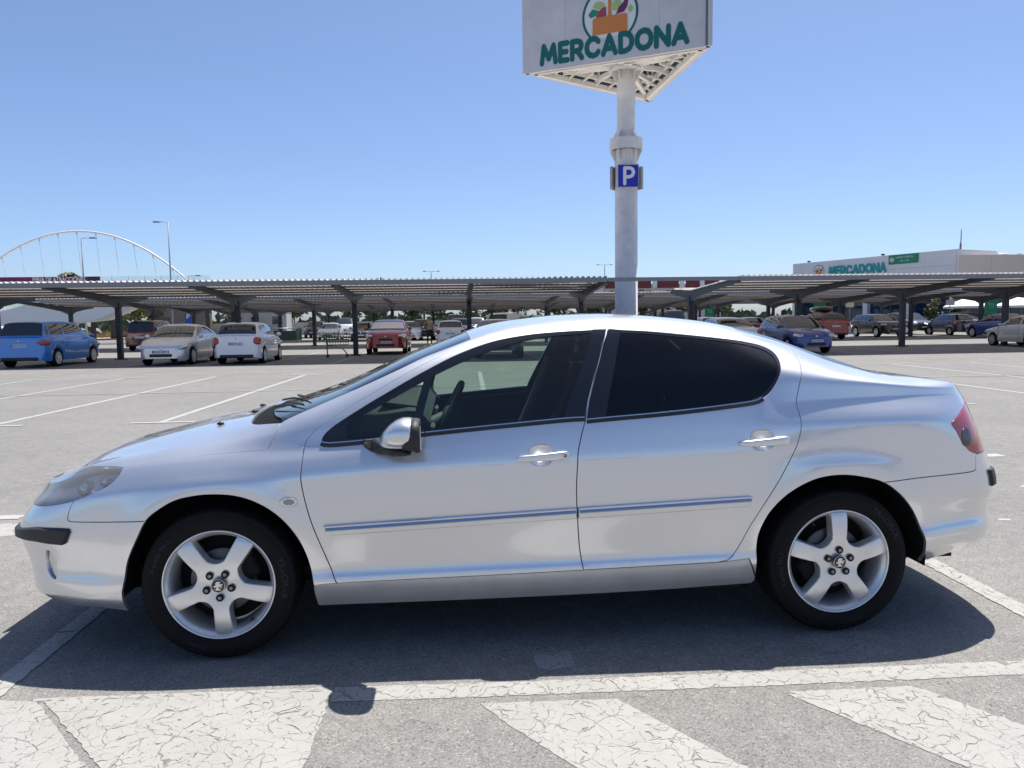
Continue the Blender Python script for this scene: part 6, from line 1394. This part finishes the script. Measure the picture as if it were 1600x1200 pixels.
for k, (x, y, hh) in enumerate(((-37.0, 80, 3.0), (-35.2, 80.6, 3.3), (-26.5, 84, 3.2), (-24.2, 86, 3.4), (-21.6, 86, 3.3), (-19.2, 87, 3.4), (-31.0, 82, 3.2))):
    e = tag(empty('palm_tree', (x, y, 0)), ['leftmost palm trunk on the dry verge', 'palm trunk beside the leftmost one on the dry verge', 'palm trunk right of the dark red people carrier', 'palm trunk above the white hatchback roof', 'palm trunk right above the white hatchback', 'palm trunk furthest right on the verge', 'palm trunk behind the left shelter post'][k], 'palm', 'palms on the verge')
    mb = MB(); mb.tube([(0, 0, 0), (.05, 0, hh*.5), (0, 0, hh), (0, 0, hh+1.4)], [.30, .24, .22, .20], 9); mb.build('trunk', M_BARK, e)
    mb = MB(); rnd = random.Random(k)
    for f in range(22):
        a = rnd.random()*6.28; up = .2+rnd.random()*1.0; L_ = 1.9+.5*rnd.random(); pts = [Vector((math.cos(a)*L_*t, math.sin(a)*L_*t, hh+1.4+up*t*1.4-1.9*t*t)) for t in np.linspace(.05, 1, 7)]; sd = Vector((-math.sin(a), math.cos(a), 0))
        for p, q in zip(pts[:-1], pts[1:]):
            for sg in (-1, 1): mb.add([p, q, q+sd*sg*.32-Vector((0, 0, .18)), p+sd*sg*.26-Vector((0, 0, .15))], [(0, 1, 2, 3)])
    mb.build('crown', M_LEAF[1], e)
e = tag(empty('tall_palm', (-48.7, 100, .75)), 'palm crown rising behind the fair banner on the bridge', 'palm'); mb = MB(); mb.tube([(0, 0, 0), (0, 0, 7.6)], .22, 9); mb.build('trunk', M_BARK, e); mb = MB(); rnd = random.Random(4)
for f in range(40):
    a = rnd.random()*6.28; up = .1+rnd.random()*.9; pts = [Vector((math.cos(a)*1.3*t, math.sin(a)*1.3*t, 7.5+up*t-.9*t*t)) for t in np.linspace(.05, 1, 6)]; sd = Vector((-math.sin(a), math.cos(a), 0))
    for p, q in zip(pts[:-1], pts[1:]):
        for sg in (-1, 1): mb.add([p, q, q+sd*sg*.20-Vector((0, 0, .12)), p+sd*sg*.16-Vector((0, 0, .10))], [(0, 1, 2, 3)])
mb.build('crown', M_LEAF[1], e)
mb = MB()
for k in range(2600):
    rnd = random.Random(9000+k); x = -150+330*rnd.random(); b_ = .7+.5*math.sin(x*.31)+.3*math.sin(x*.83+1); p = Vector((x, 125+7*rnd.random(), rnd.random()*(1.6+1.2*b_))); u = Vector((rnd.gauss(0, 1), rnd.gauss(0, .5), rnd.gauss(0, 1))).normalized(); v = u.cross(Vector((0, 1, 0))).normalized()*(.6+.5*rnd.random()); u = u*(.7+.6*rnd.random()); mb.add([p-u, p+v*.6, p+u, p-v*.6], [(0, 1, 2, 3)])
tag(mb.build('tree_belt', M_LEAF[0]), 'continuous dark green tree belt on the horizon behind the shelters', 'trees', kind='stuff')
# ------------------------------------------------------------------ edges of the lot
M_CONC = pmat('pale_concrete', (.44, .42, .39), .8, var=.12, vscale=1.0)
mb = MB(); mb.box((-6, 96, .80), (62, .25, 1.6)); mb.build('x', M_CONC); tag(bpy.data.objects['x'], 'long pale boundary wall at the far end of the lot', 'wall'); bpy.data.objects['x'].name = 'boundary_wall'
mb = MB(); mb.box((29.5, 56.5, .45), (9.0, .22, .9)); tag(mb.build('low_wall', pmat('white_render', (.70, .69, .67), .7)), 'white low wall behind the black high hatchback on the right', 'wall')
mb = MB(); mb.box((-46, 82, .075), (46, 5, .15)); pv = tag(mb.build('pavement', M_CONC), kind='structure'); mb = MB(); mb.box((-46, 79.46, .08), (46, .08, .16)); mb.build('yellow_kerb', pmat('yellow_kerb', (.55, .36, .06), .7), pv)
mb = MB(); mb.quad((-95, 84.5, .16), (-22, 84.5, .16), (-22, 99, .2), (-95, 99, .2)); tag(mb.build('verge', pmat('dry_earth', (.34, .25, .13), .95, var=.3, vscale=.8)), kind='structure')
mb = MB()
for k in range(1800):
    rnd = random.Random(k); p = Vector((-70+48*rnd.random(), 84.6+9*rnd.random(), .16)); d = Vector((rnd.gauss(0, .15), 0, .45+.5*rnd.random())); s = Vector((.10, 0, 0)); mb.add([p-s, p+s, p+d], [(0, 1, 2)])
tag(mb.build('dry_grass', pmat('straw', (.42, .31, .15), .9, var=.2, vscale=2)), 'dry straw-coloured grass on the verge behind the blue people carrier', 'grass', kind='stuff')
for (x0, x1, y, h, lab, c) in ((-36.5, -30.2, 95, 3.6, 'grey low building behind the verge on the left', (.20, .20, .21)), (-29.5, -22.0, 108, 3.8, 'beige low building behind the palms on the left', (.46, .41, .36)), (-24.5, -19.5, 92, 3.4, 'pale kiosk wall beside the blue board on the left', (.55, .54, .54))):
    e = tag(empty('low_building', ((x0+x1)/2, y, 0)), lab, 'building'); mb = MB(); mb.box((0, 1.5, h/2), (x1-x0, 3, h)); mb.build('wall', pmat('render_%.2f' % c[0], c, .8, var=.15, vscale=.7), e)
    for k in range(2): mb = MB(); mb.box(((k-.5)*(x1-x0)*.5, -.02, h*.55), (.9, .08, .9)); mb.build('window', M_SHOPG, e)
    mb = MB(); mb.box((0, 1.5, h+.08), (x1-x0+.3, 3.3, .16)); mb.build('roof', M_CONC, e)
# ------------------------------------------------------------------ small things in the lot
M_GREENP = pmat('trolley_green', (.02, .12, .075), .45); M_WIRE = pmat('trolley_wire', (.30, .33, .33), .35, .8)
T_ = tag(empty('shopping_trolley', (-3.9, 28.75, 0), R(8)), 'green and grey shopping trolley left standing beside the shelter post', 'trolley')
c0 = [(-.42, -.28, .52), (.42, -.22, .52), (.42, .22, .52), (-.42, .28, .52)]; c1 = [(-.50, -.31, 1.0), (.50, -.26, .96), (.50, .26, .96), (-.50, .31, 1.0)]
lerp = lambda a, b, t: tuple(a[i]+(b[i]-a[i])*t for i in range(3))
for i in range(4):
    j = (i+1) % 4; mb = MB()
    for t in np.linspace(0, 1, 9 if i % 2 == 0 else 6): mb.tube([lerp(c0[i], c0[j], t), lerp(c1[i], c1[j], t)], .011, 4)
    for t in np.linspace(0, 1, 5): mb.tube([lerp(c0[i], c1[i], t), lerp(c0[j], c1[j], t)], .012, 4)
    mb.build('basket_side', M_GREENP, T_)['kind'] = 'stuff'
mb = MB()
for t in np.linspace(0, 1, 8): mb.tube([lerp(c0[0], c0[1], t), lerp(c0[3], c0[2], t)], .011, 4)
mb.build('basket_floor', M_GREENP, T_)['kind'] = 'stuff'
mb = MB(); mb.tube([(-.56, -.31, 1.05), (-.56, .31, 1.05)], .022, 8); mb.build('handle', M_GREENP, T_)
for s in (-1, 1):
    mb = MB(); mb.tube([(-.52, s*.28, .98), (-.46, s*.28, .50), (-.44, s*.27, .14)], .022, 6); mb.build('rear_leg', M_WIRE, T_)
    mb = MB(); mb.tube([(-.44, s*.27, .48), (-.05, s*.24, .45), (.20, s*.22, .34), (.36, s*.20, .14)], .022, 6); mb.build('front_leg', M_WIRE, T_)
    for x in (-.44, .36): mb = MB(); mb.lathe([(.001, -.02), (.055, -.02), (.065, 0), (.055, .02), (.001, .02)], 16, 'y', (x, s*(.27 if x < 0 else .20), .065)); mb.build('castor', M_BLACK, T_)
# trolley bay
TB = tag(empty('trolley_bay', (-12.1, 55.2, 0)), 'dark green trolley bay with low rails under the second shelter row', 'trolley bay')
for y in (-.9, .9):
    mb = MB(); mb.box((0, y, .55), (2.6, .05, .70)); mb.build('side_panel', pmat('bay_green', (.010, .042, .030), .5), TB); mb = MB(); mb.tube([(-1.4, y, 1.10), (1.4, y, 1.10)], .035, 8); mb.build('rail', M_WIRE, TB)
    for x in (-1.3, 0, 1.3): mb = MB(); mb.tube([(x, y+.05, 0), (x, y+.05, 1.12)], .03, 6); mb.build('post', M_WIRE, TB)
mb = MB(); mb.box((1.36, 0, .62), (.05, 1.8, .85)); mb.build('end_panel', pmat('bay_green', (.010, .042, .030), .5), TB)
# green trolley-park boards
for (x, y, z, lab) in ((41.8, 51.6, 1.45, 'large green trolley board hanging before the white parasols'), (32.4, 60.0, 1.5, 'green trolley board behind the red car with the roof box'), (27.8, 75.0, 1.5, 'green trolley board seen above the white hatchback, right of the sign column')):
    e = tag(empty('trolley_board', (x, y, 0)), lab, 'sign', 'green trolley boards'); mb = MB(); mb.tube([(.5, .08, 0), (.5, .08, z+1.9)], .05, 8); mb.build('post', M_STEEL, e)
    mb = MB(); mb.box((0, 0, z+.58), (.96, .06, 1.16)); mb.build('board', pmat('board_green', (.005, .20, .09), .5), e)
    mb = MB(); 
    for a, b in (((-.22, .84), (-.14, .84)), ((-.14, .84), (-.06, .52)), ((-.06, .52), (.16, .52)), ((.16, .52), (.22, .76)), ((.22, .76), (-.12, .76))): mb.bar((a[0], -.034, z+a[1]), (b[0], -.034, z+b[1]), .008, .035)
    mb.build('trolley_symbol', pmat('symbol_pale', (.35, .55, .42), .5), e)['kind'] = 'stuff'
for (x, y, lab) in ((34.0, 62.0, 'left of two small white notice signs before the shop glass'), (36.2, 62.0, 'right of two small white notice signs before the shop glass'), (42.2, 57.0, 'beige notice sign beside the large green trolley board')):
    e = tag(empty('notice_sign', (x, y, 0)), lab, 'sign', 'notice signs'); mb = MB(); mb.tube([(0, .04, 0), (0, .04, 2.5)], .035, 6); mb.build('post', M_WIRE, e); mb = MB(); mb.box((0, 0, 2.45), (.75, .03, .45)); mb.build('board', M_CONC if 'beige' in lab else M_PALE, e)
e = tag(empty('blue_board', (-25.5, 75, 0)), 'small blue parking board on a post above the silver hatchback', 'sign'); mb = MB(); mb.tube([(0, .05, 0), (0, .05, 2.7)], .05, 8); mb.build('post', M_WIRE, e); mb = MB(); mb.box((0, 0, 2.05), (.62, .05, 1.15)); mb.build('board', pmat('parking_blue2', (.01, .07, .40), .45), e)
mb, w = stroke_mesh('P', .10, .006, .45); mb.v = [(p[0]-.17, p[1]-.027, p[2]+2.08) for p in mb.v]; mb.build('letter', M_PALE, e)
for (x, y, lab) in ((8.45, 77.0, 'left of two green recycling bins above the roof'), (9.75, 77.0, 'right of two green recycling bins above the roof')):
    e = tag(empty('recycling_bin', (x, y, 0)), lab, 'bin', 'recycling bins'); mb = MB(); mb.box((0, 0, .85), (1.05, 1.0, 1.7), bev=.08); mb.build('body', pmat('bin_green', (.01, .22, .09), .5), e); mb = MB(); mb.box((0, 0, 1.86), (1.0, .95, .32), bev=.14); mb.build('lid', M_PALE, e); mb = MB(); mb.box((0, -.50, 1.45), (.4, .04, .18)); mb.build('slot', M_BLACK, e)
# parasols
for (x, y, r_, lab) in ((44.6, 58.2, 1.9, 'left white parasol by the shop wing'), (48.9, 57.6, 2.1, 'right white parasol at the frame edge')):
    e = tag(empty('parasol', (x, y, 0)), lab, 'parasol', 'white parasols'); mb = MB(); mb.tube([(0, 0, 0), (0, 0, 2.9)], .03, 8); mb.build('pole', M_WIRE, e); mb = MB(); V = [(0, 0, 2.95)]+[(r_*math.cos(2*math.pi*k/8), r_*math.sin(2*math.pi*k/8), 2.15) for k in range(8)]+[(r_*math.cos(2*math.pi*k/8), r_*math.sin(2*math.pi*k/8), 1.98) for k in range(8)]
    mb.add(V, [(0, 1+k, 1+(k+1) % 8) for k in range(8)]+[(1+k, 9+k, 9+(k+1) % 8, 1+(k+1) % 8) for k in range(8)]); mb.build('canopy', pmat('parasol_cloth', (.78, .77, .74), .8), e); mb = MB(); mb.lathe([(.001, .08), (.3, .08), (.32, 0)], 16, 'z'); mb.build('base', M_CONC, e)
# ------------------------------------------------------------------ people
def person(name, label, loc, rz, joints, edges, rad, cols, bounds):
    """A posed figure grown from a jointed skeleton; clothes end at the given heights."""
    me = bpy.data.meshes.new(name); me.from_pydata(joints, edges, []); o = bpy.data.objects.new(name, me); COL.objects.link(o)
    sk = o.modifiers.new('s', 'SKIN'); me.skin_vertices[0].data[0].use_root = True
    for i, r_ in enumerate(rad): me.skin_vertices[0].data[i].radius = r_ if isinstance(r_, tuple) else (r_, r_)
    ss = o.modifiers.new('d', 'SUBSURF'); ss.levels = 2; ss.render_levels = 2
    dg = bpy.context.evaluated_depsgraph_get(); m2 = bpy.data.meshes.new_from_object(o.evaluated_get(dg)); o.modifiers.clear(); o.data = m2; m2.materials.clear()
    for c in cols: m2.materials.append(c)
    for p in m2.polygons:
        p.use_smooth = True; p.material_index = bounds(p.center)
    o.location = loc; o.rotation_euler = (0, 0, rz); return tag(o, label, 'person', 'people in the lot')
M_SKIN = pmat('skin', (.42, .25, .17), .55); M_TAN = pmat('tan_shirt', (.42, .33, .25), .85); M_TROU = pmat('dark_trousers', (.02, .02, .024), .85); M_SHOE = pmat('shoes', (.03, .028, .026), .6); M_HAIR = pmat('dark_hair', (.03, .025, .02), .7); M_GHAIR = pmat('grey_hair', (.45, .44, .42), .8); M_NAVYS = pmat('navy_shirt', (.02, .025, .05), .85)
J = [(0, 0, .93), (0, 0, 1.10), (0, -.01, 1.28), (0, 0, 1.44), (0, .0, 1.52), (0, -.01, 1.60), (0, -.01, 1.70),          # pelvis .. crown
     (-.10, 0, .90), (-.12, -.02, .50), (-.125, .02, .10), (-.13, -.12, .04), (.10, 0, .90), (.13, .0, .50), (.135, .03, .10), (.15, -.10, .04),
     (-.19, 0, 1.41), (-.36, -.05, 1.22), (-.22, -.17, 1.44), (-.13, -.12, 1.57), (.19, 0, 1.41), (.25, .02, 1.14), (.24, -.08, .92), (.235, -.10, .84)]
E_ = [(0, 1), (1, 2), (2, 3), (3, 4), (4, 5), (5, 6), (0, 7), (7, 8), (8, 9), (9, 10), (0, 11), (11, 12), (12, 13), (13, 14), (3, 15), (15, 16), (16, 17), (17, 18), (3, 19), (19, 20), (20, 21), (21, 22)]
RD = [(.15, .11), (.155, .12), (.165, .12), (.10, .085), .052, (.085, .095), (.075, .085), .088, .062, .045, .04, .088, .062, .045, .04, .062, .048, .038, .036, .062, .048, .038, .036]
def bnd(c):
    if c.z < .085: return 3
    if c.z > 1.66 or (c.z > 1.58 and c.y > .03): return 4
    if c.z > 1.475: return 0
    if abs(c.x) > .20 and c.z < 1.10: return 0
    if c.x < -.16 and c.y < -.09: return 0
    return 1 if c.z > .93 else 2
man = person('person', 'man in a tan shirt and dark trousers holding a hand to his ear', (-.55, 44.6, 0), R(20), J, E_, RD, [M_SKIN, M_TAN, M_TROU, M_SHOE, M_HAIR], bnd)
J2 = [(x, y, z) for x, y, z in J]; J2[16], J2[17], J2[18] = (-.25, .02, 1.14), (-.24, -.08, .92), (-.235, -.10, .84); J2[9], J2[8] = (-.125, .10, .10), (-.12, .02, .50)
def bnd2(c):
    if c.z < .085: return 3
    if c.z > 1.66 or (c.z > 1.58 and c.y > .03): return 4
    if c.z > 1.475: return 0
    if abs(c.x) > .20 and c.z < 1.0: return 0
    return 1 if c.z > .93 else 2
person('person', 'grey-haired person in a navy top walking before the shrubs on the right', (42.6, 58.6, 0), R(70), J2, E_, RD, [M_SKIN, M_NAVYS, M_TROU, M_SHOE, M_GHAIR], bnd2)
for p_, (hx, hy) in ((man, (-.55, 44.6)),):
    mb = MB(); mb.box((-.135, -.125, 1.585), (.02, .07, .14), bev=.006); ph = mb.build('phone', M_BLACK); ph.location = (-.55, 44.6, 0); ph.rotation_euler = (0, 0, R(20)); tag(ph, 'dark phone held at the ear of the man in the tan shirt', 'phone')
# ------------------------------------------------------------------ the street side behind the camera, mirrored in the car's flank
for (x, w, y, h, c, lab) in ((-34, 26, -62, 6.5, (.48, .44, .42), 'beige low block across the street behind the camera, left'), (4, 30, -70, 5.2, (.60, .58, .57), 'pale low block across the street behind the camera, middle'), (44, 28, -60, 7.0, (.40, .34, .33), 'brown low block across the street behind the camera, right')):
    e = tag(empty('street_block', (x, y, 0)), lab, 'building'); mb = MB(); mb.box((0, -4, h/2), (w, 8, h)); mb.build('wall', pmat('block_%.2f' % c[0], c, .8, var=.12, vscale=.4), e); mb = MB(); mb.box((0, -4, h+.1), (w+.6, 8.6, .2)); mb.build('roof', M_CONC, e)
    for k in range(int(w/3.2)): mb = MB(); mb.box((-w/2+2+3.2*k, .03, h*.45), (1.7, .10, h*.4)); mb.build('window', M_SHOPG, e)
